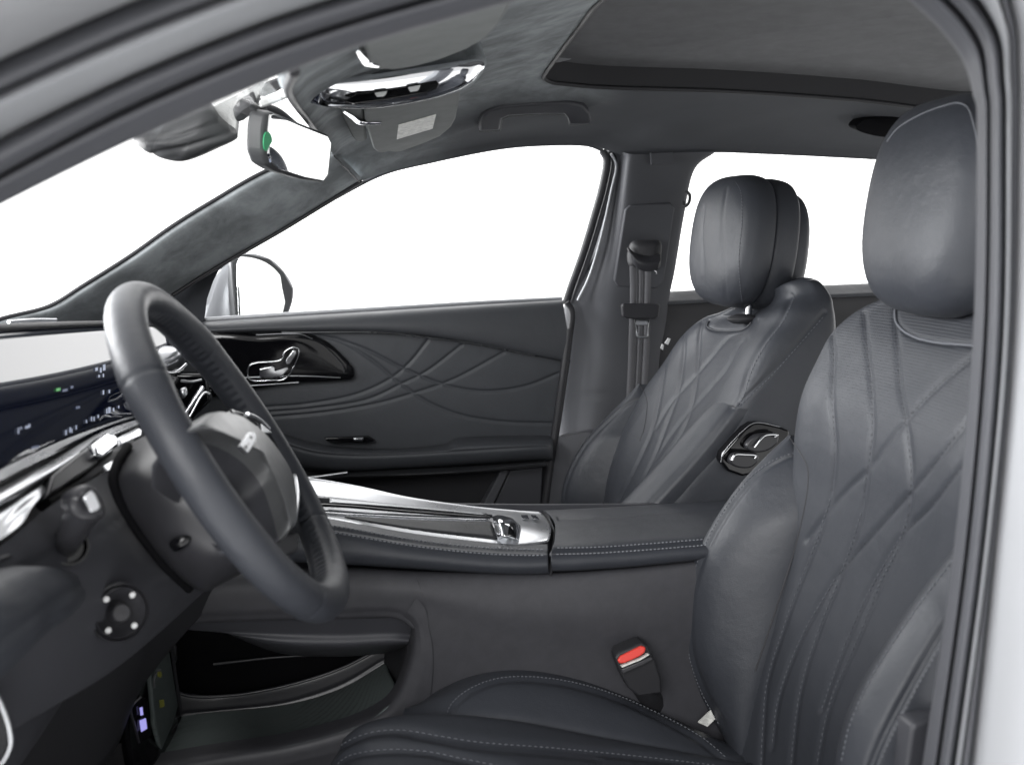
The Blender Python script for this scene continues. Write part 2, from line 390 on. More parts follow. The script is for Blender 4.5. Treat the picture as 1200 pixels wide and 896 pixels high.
band('door_seal', [mid(n1, n2, .02, .012), mid(n1, n2, .1, -.004), mid(n1, n2, .5, -.012), mid(n1, n2, .9, -.004), mid(n2, n3, .1, .014)], m_rubber)
band('door_jamb', [mid(n2, n3, .0, .016), n3, mid(n3, n4, .3, -.006), mid(n3, n4, .75, -.006), mid(n4, n5, .06, .016)], m_jamb)
band('weatherstrip', [mid(n4, n5, .0, .017), mid(n4, n5, .2, .005), mid(n4, n5, .6, .003), mid(n4, n5, 1.0, .012)], m_weather)
band('outer_skin', [mid(n5, n6, -.02, .02), mid(n5, n6, .03, -.004), mid(n5, n6, .3, -.03), mid(n5, n6, .7, -.02), n6], m_silver)

# ---- roof lining: ring between the sunroof opening and the edges of the roof
def side(pts, n): return cr(pts, n)
XR = 1.9
hA, hB = P(372, 60, .72), P(398, 186, 1.86)
outer = np.vstack([
 side(L([(352, 70, .66), (338, 108, .95), (360, 138, 1.31), (380, 163, 1.6), (392, 184, 1.86)]), 40)[:-1],
 side(L([(392, 184, 1.86), (408, 200, 1.93), (420, 212, 1.97), (450, 203, 1.97), (501, 191, 1.97), (588, 174, 1.97), (640, 170, 1.97), (695, 171, 1.97), (730, 182, 1.965), (765, 184, 1.96), (830, 179, 1.955), (900, 181, 1.955), (1022, 187, 1.955)])+[np.array([1.5, 1.955, P(1022, 187, 1.955)[2]-.01]), np.array([XR, 1.94, 1.55])], 90)[:-1],
 side([(XR, 1.94, 1.55), (XR, 1.31, 1.58), (XR, .62, 1.55)], 40)[:-1],
 side([(XR, .62, 1.55), (1.5, .61, 1.58), (1.0, .61, 1.60)]+L([(800, -58, .64), (600, 2, .64), (500, 27, .64), (424, 50, .64), (352, 70, .66)]), 90)[:-1]])
lipz = lambda a, b, y: P(a, b, y)
ins_far = L([(648, 97, 1.70), (700, 102, 1.72), (850, 107, 1.72), (1000, 117, 1.72), (1140, 131, 1.72)])+[np.array([1.42, 1.72, 1.645])]
ins = np.vstack([
 side([(.40, .9, 1.675), (.37, 1.0, 1.678)]+L([(705, 0, 1.19), (680, 30, 1.36), (646, 76, 1.60), (638, 92, 1.685)])+ins_far[:1], 40)[:-1],
 side(ins_far, 90)[:-1],
 side([(1.42, 1.72, 1.645), (1.46, 1.31, 1.66), (1.42, .9, 1.66)], 40)[:-1],
 side([(1.42, .9, 1.66), (.9, .89, 1.68), (.40, .9, 1.675)], 90)[:-1]])
rings = []
for k in range(25):
    t = k/24; q = outer*(1-t)+ins*t
    q[:, 2] += .10*(t**.62-t)+.0
    rings.append(q)
g = np.array(rings); nn_ = g.shape[1]
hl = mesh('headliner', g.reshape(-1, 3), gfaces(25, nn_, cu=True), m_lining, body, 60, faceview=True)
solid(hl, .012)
# recess wall, lip trim and blind of the sunroof
up = ins+np.array([0, 0, .038])
mid_ = ins.mean(0)
rec = np.array([ins, ins+np.array([0, 0, .006]), up+np.array([0, 0, .02])])
tube('sunroof_trim', ins[::3], .004, m_dark, body, n=260, ns=8, closed=True)
mesh('sunroof_recess', rec.reshape(-1, 3), gfaces(3, nn_, cu=True), m_dark, body, 60, faceview=True)
ii = up+(up-mid_)*np.array([.012, .012, 0]); ii[:, 2] = up[:, 2]-.001
v = np.vstack([ii, (mid_+np.array([0, 0, .055]))[None]])
sh_rings = [ii*(1-t)+(mid_+np.array([0, 0, .052]))*t for t in (0, .03, .2, .5, .8, .98)]
mesh('sunroof_blind', np.array(sh_rings).reshape(-1, 3), gfaces(6, nn_, cu=True), m_shade, body, 60, faceview=True)
# roof skin over it all, keeps the light out
rs = outer.copy(); rs[:, 2] += .03
rs = np.array([rs+(rs-mid_)*np.array([.02, .02, 0]), rs*.6+(mid_+[0, 0, .09])*.4+np.array([0, 0, .07]), rs*.02+(mid_+[0, 0, .12])*.98])
mesh('roof_panel', rs.reshape(-1, 3), gfaces(3, nn_, cu=True), m_silver, body, 60)

# ---- far front pillar trim
au = L([(-60, 402, 1.78), (0, 376, 1.80), (60, 360, 1.82), (100, 336, 1.82), (157, 300, 1.83), (205, 266, 1.84), (250, 238, 1.85), (320, 199, 1.86), (392, 178, 1.87)])
al = L([(60, 440, 1.98), (110, 405, 1.98), (160, 373, 1.985), (183, 357, 1.99), (201, 345, 1.99), (240, 320, 1.99), (274, 300, 1.985), (330, 268, 1.98), (424, 210, 1.975)])
am = [a*.45+b*.55+np.array([0, -.028, .0]) for a, b in zip(au, al)]
am0 = [a*.85+b*.15+np.array([0, -.022, .0]) for a, b in zip(au, al)]
am2 = [a*.12+b*.88+np.array([0, -.022, .0]) for a, b in zip(au, al)]
patch('front_pillar_trim', [[a+np.array([-.01, .03, 0]) for a in au], au, am0, am, am2, al, [a+np.array([0, .05, 0]) for a in al]], 90, 26, m_suede, body)
tube('pillar_edge_strip', [a+np.array([0, -.002, -.003]) for a in al], .004, m_rubberd, body, n=60, ns=8)
tube('windscreen_edge', [a+np.array([-.004, -.001, .002]) for a in au], .0035, m_rubberd, body, n=60, ns=8)
# lining seam where the pillar trim meets the roof lining
tube('lining_seam', L([(391, 182, 1.84), (400, 192, 1.86), (410, 202, 1.90), (421, 213, 1.945)]), .0016, m_rubberd, body, n=24, ns=6)

# ---- windscreen
gtop = L([(345, 84, .70), (338, 108, .95), (358, 138, 1.31), (378, 163, 1.6), (392, 178, 1.86)])
gbot = [np.array([x, y, z]) for x, y, z in [(-.62, .62, 1.22), (-.66, .95, 1.225), (-.67, 1.31, 1.23), (-.65, 1.6, 1.235), (-.56, 1.82, 1.235)]]
patch('windscreen', [[p+np.array([-.02, 0, .012]) for p in gtop], [a*.5+b*.5+np.array([-.03, 0, .03]) for a, b in zip(gtop, gbot)], gbot], 20, 12, m_glass, body, thick=.005)
tube('header_edge', gtop, .004, m_rubberd, body, n=30, ns=8)

# ---- far middle pillar trim
def YP(py): return 2.06-.10*max(0, min(1, (400-py)/230))
lf = [(714, 176), (720, 190), (712, 230), (697, 290), (672, 345), (662, 400), (655, 460), (655, 515), (648, 560), (642, 600), (632, 700)]
rd = [(745, 181), (740, 190), (735, 235), (730, 285), (722, 340), (716, 400), (708, 460), (700, 515), (690, 560), (684, 600), (672, 700)]
rt = [(838, 178), (813, 200), (801, 255), (791, 315), (783, 355), (777, 410), (770, 460), (764, 515), (758, 560), (752, 600), (742, 700)]
R0 = [P(a, b, YP(b)+.03) for a, b in lf]; R1 = [P(a, b, YP(b)-.03) for a, b in rd]; R2 = [P(a, b, YP(b)-.015) for a, b in rt]
rowm = [a*.5+b*.5+np.array([0, -.002, 0]) for a, b in zip(R0, R1)]
rowm2 = [a*.5+b*.5+np.array([0, -.008, 0]) for a, b in zip(R1, R2)]
patch('middle_pillar_trim', [[p+np.array([0, .05, 0]) for p in R0], R0, rowm, R1, rowm2, R2, [p+np.array([.0, .08, 0]) for p in R2]], 120, 40, m_pillar, body,
      grooves=[[(664, 461), (690, 462), (720, 465), (770, 470)]], depth=.003, width=.003)
pillow('pillar_ledge', L([(651, 514, 2.03), (668, 510, 2.01), (694, 508, 1.99), (692, 530, 1.99), (684, 600, 1.99), (641, 604, 2.03)]), .010, m_pillar, body, n=60, rings=8, back=.05)
tube('pillar_bright_strip', L([(716, 180, 1.972), (722, 192, 1.975), (716, 225, 1.985), (703, 283, 2.005), (690, 325, 2.02), (677, 352, 2.03)]), .003, m_jamb, body, n=60, ns=8)
tube('pillar_seal', L([(667, 385, 2.035), (660, 440, 2.03), (653, 490, 2.03), (645, 545, 2.03), (636, 610, 2.03)]), .009, m_rubberd, body, n=50, ns=8)
# belt guide panel and badge set into it
gp = [(739, 240), (786, 238), (791, 244), (778, 330), (770, 338), (724, 336), (720, 329), (733, 246)]
panel('belt_guide_plate', L([(a, b, YP(b)-.036) for a, b in gp]), .02, m_pillar, body, bev=.003)
panel('pillar_emblem_plate', L([(762, 179, 1.925), (789, 178, 1.925), (790, 192, 1.925), (763, 193, 1.925)]), .006, m_pillar, body, bev=.002)
tube('coat_hook', [P(804, 224, 1.93), P(808, 228, 1.925), P(807, 238, 1.92), P(802, 242, 1.925), P(801, 236, 1.93)], .0035, m_dark, body, n=24, ns=8)
# ---- oval speaker cover in the lining
pillow('speaker_grille', L([(1003, 150, 1.785), (1012, 141, 1.78), (1035, 137, 1.78), (1060, 137, 1.78), (1080, 142, 1.78), (1084, 152, 1.785), (1066, 159, 1.79), (1030, 160, 1.79)]), .006, m_black, body, n=50, rings=6, back=.03)
panel('cowl_side', [(-.74, .60, .52), (-.30, .60, .52), (-.26, .60, .80), (-.27, .60, 1.10), (-.30, .61, 1.205), (-.74, .61, 1.205)], .03, m_plastic, body, bev=.006)
# ---- rear window glass, floor, bulkhead
patch('rear_quarter_glass', [[P(790, 345, 2.06), np.array([1.9, 2.06, 1.22])], [P(822, 178, 1.99), np.array([1.9, 1.98, 1.56])]], 4, 4, m_glass, body, thick=.004)
mesh('floor_carpet', [(-.9, .5, .52), (1.9, .5, .52), (1.9, 2.12, .52), (-.9, 2.12, .52)], [(0, 1, 2, 3)], m_carpet, body, 0)
patch('bulkhead', [[(-.75, .45, .5), (-.75, 2.15, .5)], [(-.72, .45, 1.2), (-.72, 2.15, 1.2)]], 6, 6, m_carpet, body, thick=.02)
patch('door_sill', [[(-.8, .56, .52), (1.9, .56, .52)], [(-.8, .5, .56), (1.9, .5, .56)], [(-.8, .42, .52), (1.9, .42, .52)], [(-.8, .40, .3), (1.9, .40, .3)]], 20, 12, m_jamb, body, thick=.01)

# ================================================================== rear passenger door beyond the seats
tr = [(772, 345), (850, 341), (960, 337), (1030, 334), (1150, 328)]
a = L([(x, y, 2.07) for x, y in tr]); b = L([(x, y+5, 2.045) for x, y in tr]); c = L([(x, y+32, 2.035) for x, y in tr]); d = L([(x, y+170, 2.05) for x, y in tr]); e = L([(x, y+330, 2.05) for x, y in tr])
rdoor = patch('rear_door', [a, b, c, d, e], 40, 40, m_dark, body, thick=.02, grooves=[[(772, 376), (850, 371), (960, 367), (1150, 357)]], depth=.006, width=.006)
patch('belt_strip', [[p+np.array([0, -.002, .006]) for p in a], [p+np.array([0, -.014, .002]) for p in a], [p+np.array([0, -.022, -.010]) for p in b]], 40, 8, m_soft, rdoor, thick=.004)
# ================================================================== passenger door
door = thing('door', 'charcoal leather passenger door with curved quilting and piano black switch plate', 'car door', (.2, 2.05, .6))
YD = 2.04
belt = [(120, 384), (180, 381), (238, 377), (330, 371), (460, 363), (560, 357), (660, 352)]
def dl(pts, y): return L([(a, b, y) for a, b in pts])
up1 = dl(belt, 2.085); up2 = dl([(a, b+3) for a, b in belt], 2.045)
lo1 = dl([(110, 396), (170, 393), (245, 389), (330, 386.5), (450, 387), (545, 397), (668, 421)], 2.028)
lo2 = dl([(110, 399), (170, 396), (245, 392), (330, 389.5), (450, 390), (545, 400.5), (668, 425)], 2.045)
belt_ = belt
um = [a*.5+b*.5+np.array([0, -.008, 0]) for a, b in zip(up2, lo1)]
patch('upper_trim', [[p+np.array([0, .03, 0]) for p in up1], up1, up2, um, lo1, lo2, [p+np.array([0, .02, 0]) for p in lo2]], 120, 40, m_soft, door)
tube('belt_seal', [p+np.array([0, .012, .003]) for p in up1], .005, m_jamb, door, n=50, ns=8)
# quilted insert
t0 = dl([(110, 395), (245, 388), (330, 385), (450, 386), (545, 396), (668, 420)], 2.052)
t1 = dl([(110, 440), (245, 440), (330, 440), (450, 440), (545, 442), (662, 452)], 2.050)
t2 = dl([(110, 490), (245, 488), (330, 487), (450, 487), (545, 487), (657, 490)], 2.050)
t3 = dl([(110, 540), (245, 538), (330, 536), (450, 536), (545, 530), (650, 522)], 2.055)
gv = [[(310, 477), (360, 473), (420, 461), (460, 442), (480, 425), (502, 398)],
      [(312, 483), (370, 478), (430, 468), (470, 450), (500, 435), (541, 404)],
      [(314, 489), (380, 483), (440, 473), (480, 462), (530, 445), (590, 413)],
      [(368, 392), (400, 400), (440, 425), (470, 450), (500, 470), (540, 486), (590, 494), (650, 496)],
      [(392, 396), (430, 410), (470, 430), (510, 447), (545, 456), (580, 458), (620, 451), (655, 437)]]
ins_o = patch('quilted_insert', [t0, t1, t2, t3], 420, 190, m_dleath, door, thick=.01, grooves=gv, depth=.0027, width=.0030, puff=.0002, pw=.010)
tr_ = bvh(ins_o)
stitches('insert_stitching', tr_, [[(500, 525), (560, 523), (640, 516)]], m_stitchd, ins_o)
# bright accent line under the upper trim
tube('accent_line', dl([(330, 389.5), (450, 390), (500, 395.5), (560, 403.5), (627, 417)], 2.034), .0014, m_satin, door, n=60, ns=6)
# piano black plate with the seat adjuster
gl = dl([(238, 394), (300, 392), (355, 391), (381, 399), (402, 417), (414, 432), (413, 443), (395, 446), (340, 449), (300, 455), (238, 462)], 2.032)
pl_ = pillow('switch_plate', gl, .005, m_gloss, door, n=110, rings=12, back=.025, power=14)
tube('plate_trim_line', dl([(272, 443), (320, 441), (352, 440.5), (399, 442.5)], 2.0235), .0012, m_satin, pl_, n=30, ns=6)
tube('plate_edge_line', dl([(300, 392.5), (335, 391), (352, 391.5), (366, 397)], 2.029), .0012, m_satin, pl_, n=30, ns=6)
tube('plate_lower_line', dl([(288, 452), (315, 450.5), (350, 448)], 2.028), .0014, m_satin, pl_, n=30, ns=6)
sw = [(293, 428), (330, 421), (333, 413), (343, 407), (350, 409), (349, 418), (340, 437), (333, 444), (318, 445.5), (292, 444)]
tube('switch_bezel', dl(sw, 2.0215), .0018, m_chrome, pl_, n=90, ns=8, closed=True)
s1 = panel('seat_cushion_switch', dl([(304, 432), (318, 429), (322, 430), (322, 435), (337, 430), (338, 433), (330, 441), (318, 443), (304, 442)], 2.012), .010, m_chrome, pl_, bev=.0018)
s2 = panel('seat_back_switch', dl([(334, 423), (343, 410), (347, 411), (347, 416), (340, 427), (335, 427)], 2.012), .010, m_chrome, pl_, bev=.0018)
# armrest roll
at0 = dl([(290, 492), (330, 507), (365, 518), (410, 524), (470, 525), (520, 520), (545, 512), (640, 510)], 2.05)+dl([(644, 510)], 2.05)
at1 = dl([(290, 497), (330, 513), (365, 524), (410, 529), (470, 529), (520, 526), (545, 521), (640, 518)], 1.985)+dl([(644, 518)], 2.05)
at2 = dl([(290, 503), (330, 519), (365, 530), (410, 535), (470, 534), (520, 531), (545, 528), (640, 524)], 1.972)+dl([(645, 524)], 2.05)
at3 = dl([(290, 520), (330, 537), (365, 546), (410, 550), (470, 547), (520, 544), (545, 542), (640, 536)], 1.985)+dl([(644, 536)], 2.05)
at4 = dl([(290, 530), (330, 545), (365, 553), (410, 554), (470, 550), (520, 548), (545, 546), (640, 540)], 2.03)+dl([(644, 540)], 2.05)
arm = patch('armrest', [at0, at1, at2, at3, at4], 120, 40, m_dleath, door, thick=.006, grooves=[[(290, 503), (330, 519), (365, 530), (410, 534), (470, 533), (520, 530), (640, 523)]], depth=.002, width=.0025)
stitches('armrest_stitching', bvh(arm), [[(300, 505), (330, 517), (365, 527.5), (410, 531.5), (470, 530.5), (520, 527.5), (640, 520.5)]], m_stitchd, arm)
po = panel('pull_cup', dl([(380, 513), (432, 511), (440, 516), (430, 519), (392, 519), (383, 517)], 2.028), .012, m_gloss, door, bev=.002)
panel('window_switch', dl([(414, 513.5), (426, 513), (425, 516.5), (415, 516.5)], 2.014), .013, m_chrome, po, bev=.001)
# trim blade under the armrest and the lower door with its pocket
bl0 = dl([(330, 560), (405, 553), (480, 549), (560, 545), (640, 539)], 2.0)
bl1 = dl([(330, 564), (405, 558), (480, 556), (560, 551.5), (640, 544)], 1.975)
bl2 = dl([(330, 568), (405, 563), (480, 559.5), (560, 554.5), (640, 546)], 2.0)
patch('trim_blade', [bl0, bl1, bl2], 60, 14, m_wood, door, thick=.006)
tube('blade_end_trim', dl([(330, 562.5), (370, 558.5), (407, 553.5)], 1.978), .003, m_satin, door, n=20, ns=8)
patch('lower_panel', [dl([(110, 545), (350, 552), (500, 545), (655, 530)], 2.05), dl([(110, 600), (350, 590), (500, 580), (655, 570)], 2.06), dl([(110, 700), (350, 700), (500, 690), (655, 680)], 2.06), dl([(110, 860), (350, 860), (500, 860), (655, 860)], 2.06)], 40, 30, m_dark, door, thick=.02)
panel('pocket_divider', dl([(561, 600), (586, 554), (597, 551), (574, 600)], 2.02), .03, m_pillar, door, bev=.003)
panel('pocket_side', dl([(575, 600), (598, 551), (636, 547), (634, 602)], 2.03), .02, m_plastic, door, bev=.003)
# rear edge of the door and the window frame
tube('door_edge', dl([(664, 354), (670, 364), (667, 400), (659, 460), (650, 520), (641, 570), (635, 610)], 2.05), .007, m_rubberd, door, n=60, ns=8)
fr = [(706, 176, 1.985), (711, 186, 1.985), (707, 215, 1.995), (697, 252, 2.01), (684, 295, 2.03), (668, 340, 2.06), (663, 356, 2.07)]
tube('window_frame', L(fr), .0085, m_rubberd, door, n=60, ns=10)
tube('window_frame', L([(a+8, b+1, y+.004) for a, b, y in fr]), .006, m_rubber, door, n=60, ns=10)
tube('window_frame', L([(240, 322, 2.03), (274, 302, 2.02), (330, 270, 2.01), (400, 228, 2.0), (450, 203, 1.99), (501, 190, 1.985), (588, 173, 1.985), (640, 169, 1.985), (690, 170, 1.985), (706, 176, 1.985)]), .004, m_rubber, door, n=120, ns=8)
gp_ = [(238, 378, 2.09), (263, 305, 2.03), (300, 283, 2.02), (400, 227, 2.0), (501, 190, 1.99), (640, 168, 1.99), (706, 172, 1.99), (664, 352, 2.085)]
panel('window_glass', L(gp_), .004, m_glass, door, bev=0)
# mirror triangle cover
panel('mirror_triangle', L([(170, 385, 2.075), (180, 360, 2.06), (201, 346, 2.05), (240, 321, 2.035), (272, 302, 2.03), (262, 306, 2.03), (250, 330, 2.045), (243, 350, 2.06), (239, 379, 2.085)]), .02, m_soft, door, bev=.002)
# outside mirror on its arm
mir = pillow('side_mirror', L([(236, 400, 2.26), (241, 355, 2.26), (252, 325, 2.26), (270, 305, 2.26), (290, 297.5, 2.27), (316, 303, 2.30), (333, 318, 2.33), (344, 338, 2.35), (343, 352, 2.35), (335, 375, 2.35), (325, 392, 2.34), (300, 402, 2.30)]), .010, m_jamb, door, n=90, rings=12, back=.10, power=6)
fwd = np.array([.0, -.012, 0])
panel('mirror_bezel', [p+fwd for p in L([(271, 306, 2.26), (280, 300, 2.265), (290, 297.5, 2.27), (316, 303, 2.30), (333, 318, 2.33), (344, 338, 2.35), (343, 352, 2.35), (335, 375, 2.35), (326, 392, 2.34), (283, 396, 2.27), (276, 370, 2.265), (273, 335, 2.26)])], .02, m_under, mir, bev=.003)
mgc = P(310, 347, 2.27); mgn = np.array([.80, -.60, -.04]); mgn /= np.linalg.norm(mgn)
panel('mirror_glass', [onplane(a, b, mgc, mgn) for a, b in [(282, 303), (290, 301.5), (312, 308), (328, 322), (336, 338), (335, 350), (328, 376), (319, 392), (287, 394), (281, 350)]], .006, m_mirror, mir, bev=.001, smooth=60)
# ================================================================== dashboard
dash = thing('dashboard', 'dark dashboard with a wide curved display, chrome trim strips and lower knee panel', 'dashboard', (-.3, .9, .9))
st = [(-110, 392, .66), (-60, 390, .74), (0, 387, .86), (60, 382.5, 1.02), (125, 379, 1.22), (165, 377, 1.38), (215, 378, 1.62)]
sb = [(-110, 620, .66), (-60, 596, .74), (0, 566, .85), (60, 535, 1.0), (122, 503, 1.19), (165, 490, 1.36), (217, 474, 1.6)]
S0, S1 = L(st), L(sb)
# lean the glass back so that it faces the seats and the roof
S0 = [p+np.array([-.030, 0, 0]) for p in S0]
S0 = [np.array([p[0], p[1], q[2]]) for p, q in zip(S0, L(st))]
def fit2(S, d=2):
    S = np.array(S); y = S[:, 1]; return [np.array([np.polyval(np.polyfit(y, S[:, 0], d), t), t, np.polyval(np.polyfit(y, S[:, 2], d), t)]) for t in np.linspace(y[0], y[-1], 12)]
S0, S1 = fit2(S0), fit2(S1)
scr = patch('display_screen', [S0, [a*.5+b*.5 for a, b in zip(S0, S1)], S1], 60, 10, m_screen, dash, thick=.012, angle=80)
def bezel_tube(name, pts, r, m, parent, **k): return tube(name, pts, r, m, parent, **k)
tube('display_bezel', S0, .0035, m_dark, scr, n=60, ns=8)
trs = bvh(scr)
# lit read-outs on the display
def glyph(name, px, py, w, h, m=m_icon):
    q = [hit(trs, a, b) for a, b in ((px-w/2, py-h/2), (px+w/2, py-h/2-.2*w), (px+w/2, py+h/2-.2*w), (px-w/2, py+h/2))]
    return None if any(x is None for x in q) else [x[0]+x[1]*.0012*(1 if x[1]@(C0-x[0]) > 0 else -1) for x in q]
def glyphs(name, lst, m):
    for a in lst:
        q = glyph(name, *a)
        if q: mesh(name, q, [(0, 1, 2, 3)], m, scr, 0)
glyphs('screen_lettering', [(112, 433, 3, 4), (117, 434, 2, 6), (121, 431, 3, 7), (115, 441, 2, 3), (120, 440, 1.5, 4), (120, 460, 1.8, 5), (127, 459, 1.8, 4),
  (76, 507, 2, 6), (81, 504, 2.4, 6), (83, 505, 1.2, 5), (88, 501, 1.6, 5), (100, 494, 1.6, 4), (106, 491, 1.6, 5), (109, 491, 1.6, 5), (114, 488, 1.6, 4),
  (124, 482, 1.6, 6), (127, 481, 3, 7), (132, 480, 1.6, 4), (138, 477, 1.6, 3), (20, 505, 1.6, 7), (23, 502, 1.6, 3), (30, 501, 4, 3), (33, 499, 2, 4)], m_icon)
glyphs('screen_lettering', [(67, 457, 5, 3.5)], mat('green display icon', (.1, .4, .1), .5, emit=((.15, .7, .2), .25)))
glyphs('screen_lettering', [(75, 458, 6, 3), (83, 454, 3, 3), (40, 525, 9, 3), (90, 478, 5, 3)], mat('dim display icons', (.1, .12, .2), .5, emit=((.2, .25, .4), .2)))
# top of the dashboard and the body behind the display
bk = [np.array([x, y, z]) for x, y, z in [(-.60, .60, 1.222), (-.62, .74, 1.224), (-.64, .9, 1.226), (-.65, 1.1, 1.228), (-.65, 1.3, 1.23), (-.63, 1.5, 1.234), (-.6, 1.7, 1.234)]]
ft = [p+np.array([-.006, 0, -.002]) for p in cr(S0, 7)]
patch('dash_top', [bk, [a*.5+b*.5+np.array([0, 0, -.006]) for a, b in zip(bk, ft)], ft], 40, 14, m_soft, dash, thick=.02)
patch('dash_body', [[(-.62, .62, 1.21), (-.63, 1.0, 1.215), (-.63, 1.4, 1.215), (-.60, 2.0, 1.21)], [(-.30, .62, 1.22), (-.30, 1.0, 1.22), (-.30, 1.4, 1.22), (-.30, 2.0, 1.205)],
  [(-.27, .62, 1.12), (-.27, 1.0, 1.12), (-.27, 1.4, 1.1), (-.275, 2.0, 1.1)], [(-.28, .66, .95), (-.28, 1.0, .9), (-.28, 1.4, .9), (-.28, 2.0, .88)], [(-.6, .66, .8), (-.6, 1.0, .8), (-.6, 1.4, .8), (-.6, 2.0, .8)]], 40, 40, m_plastic, dash, thick=.02)
tube('display_cover_strip', L([(10, 377, 1.25), (38, 375, 1.28), (66, 375, 1.3)]), .0022, m_satin, dash, n=20, ns=8)
# chrome strips below the display
sh = lambda pts, dy: [p+np.array([0, dy, 0]) for p in L(pts)]
patch('chrome_strip', [L([(-60, 602, .755), (0, 571, .86), (32, 554, .93), (62, 538, 1.005), (122, 504.5, 1.19), (168, 489, 1.37)]),
   L([(-60, 612, .725), (0, 579, .83), (33, 559, .90), (63, 543, .975), (123, 509, 1.16), (168, 492, 1.34)]),
   L([(-60, 622, .705), (0, 587, .815), (34, 566, .88), (64, 547, .955), (124, 513, 1.14), (168, 494, 1.33)])], 60, 14, m_satin, dash, thick=.006)
patch('satin_strip', [L([(-60, 625, .74), (0, 590, .84), (30, 572, .90), (62, 555, .97)]), L([(-60, 640, .71), (0, 604, .81), (28, 584, .87), (56, 566, .94)]),
   L([(-60, 655, .685), (0, 620, .785), (24, 600, .845), (50, 580, .91)]), L([(-60, 668, .66), (0, 633, .765), (26, 613, .82), (36, 598, .87)])], 40, 20, m_satin, dash, thick=.006)
gpn = panel('gloss_panel', L([(54, 583, .905), (62, 556, .935), (85, 537, .985), (107, 520, 1.03), (113, 531, 1.03), (117, 541, 1.02), (100, 553, .985), (72, 573, .93)]), .015, m_column, dash, bev=.003)
panel('chrome_button', L([(108, 520, 1.02), (125, 506, 1.06), (135, 507, 1.07), (141, 515, 1.07), (139, 523, 1.06), (120, 537, 1.02), (115, 532, 1.01)]), .02, m_chrome, dash, bev=.004)
panel('chrome_link', L([(138, 512, 1.09), (162, 500, 1.16), (168, 503, 1.17), (167, 512, 1.15), (142, 522, 1.08)]), .012, m_satin, dash, bev=.003)
panel('lower_chrome_link', L([(120, 545, 1.0), (148, 529, 1.04), (152, 533, 1.04), (130, 551, .99), (124, 552, .99)]), .012, m_satin, dash, bev=.003)
tube('shadow_joint', L([(50, 590, .93), (80, 575, .97), (118, 548, 1.03), (150, 520, 1.12)]), .008, m_dark, dash, n=30, ns=8)
# knee panel
kn = [[(-110, 720, .62), (0, 640, .735), (60, 592, .84), (110, 560, .94), (150, 540, 1.0), (205, 525, 1.1)],
      [(-110, 780, .62), (0, 695, .725), (70, 645, .82), (130, 618, .90), (190, 630, .97), (250, 620, 1.1)],
      [(-110, 870, .62), (0, 785, .73), (78, 735, .80), (145, 695, .88), (205, 678, .97), (262, 660, 1.1)],
      [(-110, 935, .64), (0, 857, .745), (60, 820, .81), (125, 780, .89), (180, 736, .98), (240, 680, 1.1)],
      [(-110, 940, .70), (0, 863, .79), (62, 827, .85), (128, 788, .93), (184, 743, 1.01), (246, 686, 1.13)],
      [(-110, 930, .85), (0, 860, .92), (66, 822, .98), (134, 780, 1.05), (190, 736, 1.1), (250, 680, 1.18)]]
knee = patch('knee_panel', [L(r) for r in kn], 110, 60, m_plastic, dash, grooves=[[(20, 668), (64, 648), (95, 637), (140, 606)]], depth=.0015, width=.0025)
tk = bvh(knee)
rp = pillow('padded_roll', L([(-70, 728, .60), (0, 681, .68), (28, 668, .72), (56, 664, .755), (84, 671, .785), (97, 683, .80), (98, 695, .80), (80, 716, .775), (40, 746, .73), (0, 779, .685), (-70, 836, .60)]), .022, m_leather, dash, n=110, rings=14, back=.04, power=2.6,
   grooves=[[(-60, 800), (0, 752), (40, 722), (75, 697), (97, 684)]], depth=.002, width=.0035)
# rotary mirror knob
h = hit(tk, 140, 717); kc, kn_ = h; kn_ = kn_/np.linalg.norm(kn_); tc_ = (C0-kc)/np.linalg.norm(C0-kc); kn_ = kn_*.3+tc_*.7; kn_ /= np.linalg.norm(kn_); kc = kc+tc_*.024
ka = np.cross(kn_, [0, 0, 1.]); ka /= np.linalg.norm(ka); kb = np.cross(kn_, ka)
def ringpts(r, off, n=48): return [kc+kn_*off+r*(math.cos(t)*ka+math.sin(t)*kb) for t in np.linspace(0, 2*math.pi, n, endpoint=False)]
def lathe(name, prof, m, parent, n=48):
    g = np.array([ringpts(r, o, n) for r, o in prof]); return mesh(name, g.reshape(-1, 3), gfaces(len(prof), n, cu=True), m, parent, 35, faceview=True)
RK = .0245
kb0 = lathe('mirror_knob', [(RK*1.03, -.024), (RK*1.03, .002), (RK*.99, .003), (RK*.95, .0015), (RK*.93, -.001), (RK*.90, .003), (RK*.86, .0045), (RK*.6, -.004), (RK*.42, -.006), (RK*.36, -.002), (RK*.34, .004), (RK*.28, .006), (.0004, .0065)], m_column, dash)
for t in (0.05, .27, .55, .77):
    a = 2*math.pi*t+.5; q = kc+kn_*.0042+RK*.70*(math.cos(a)*ka+math.sin(a)*kb)
    q = q-kn_*.0012
    mesh('knob_mark', [q+.0026*(math.cos(z)*ka+math.sin(z)*kb) for z in np.linspace(0, 6.283, 10, endpoint=False)], [tuple(range(10))], m_white, kb0, 0)
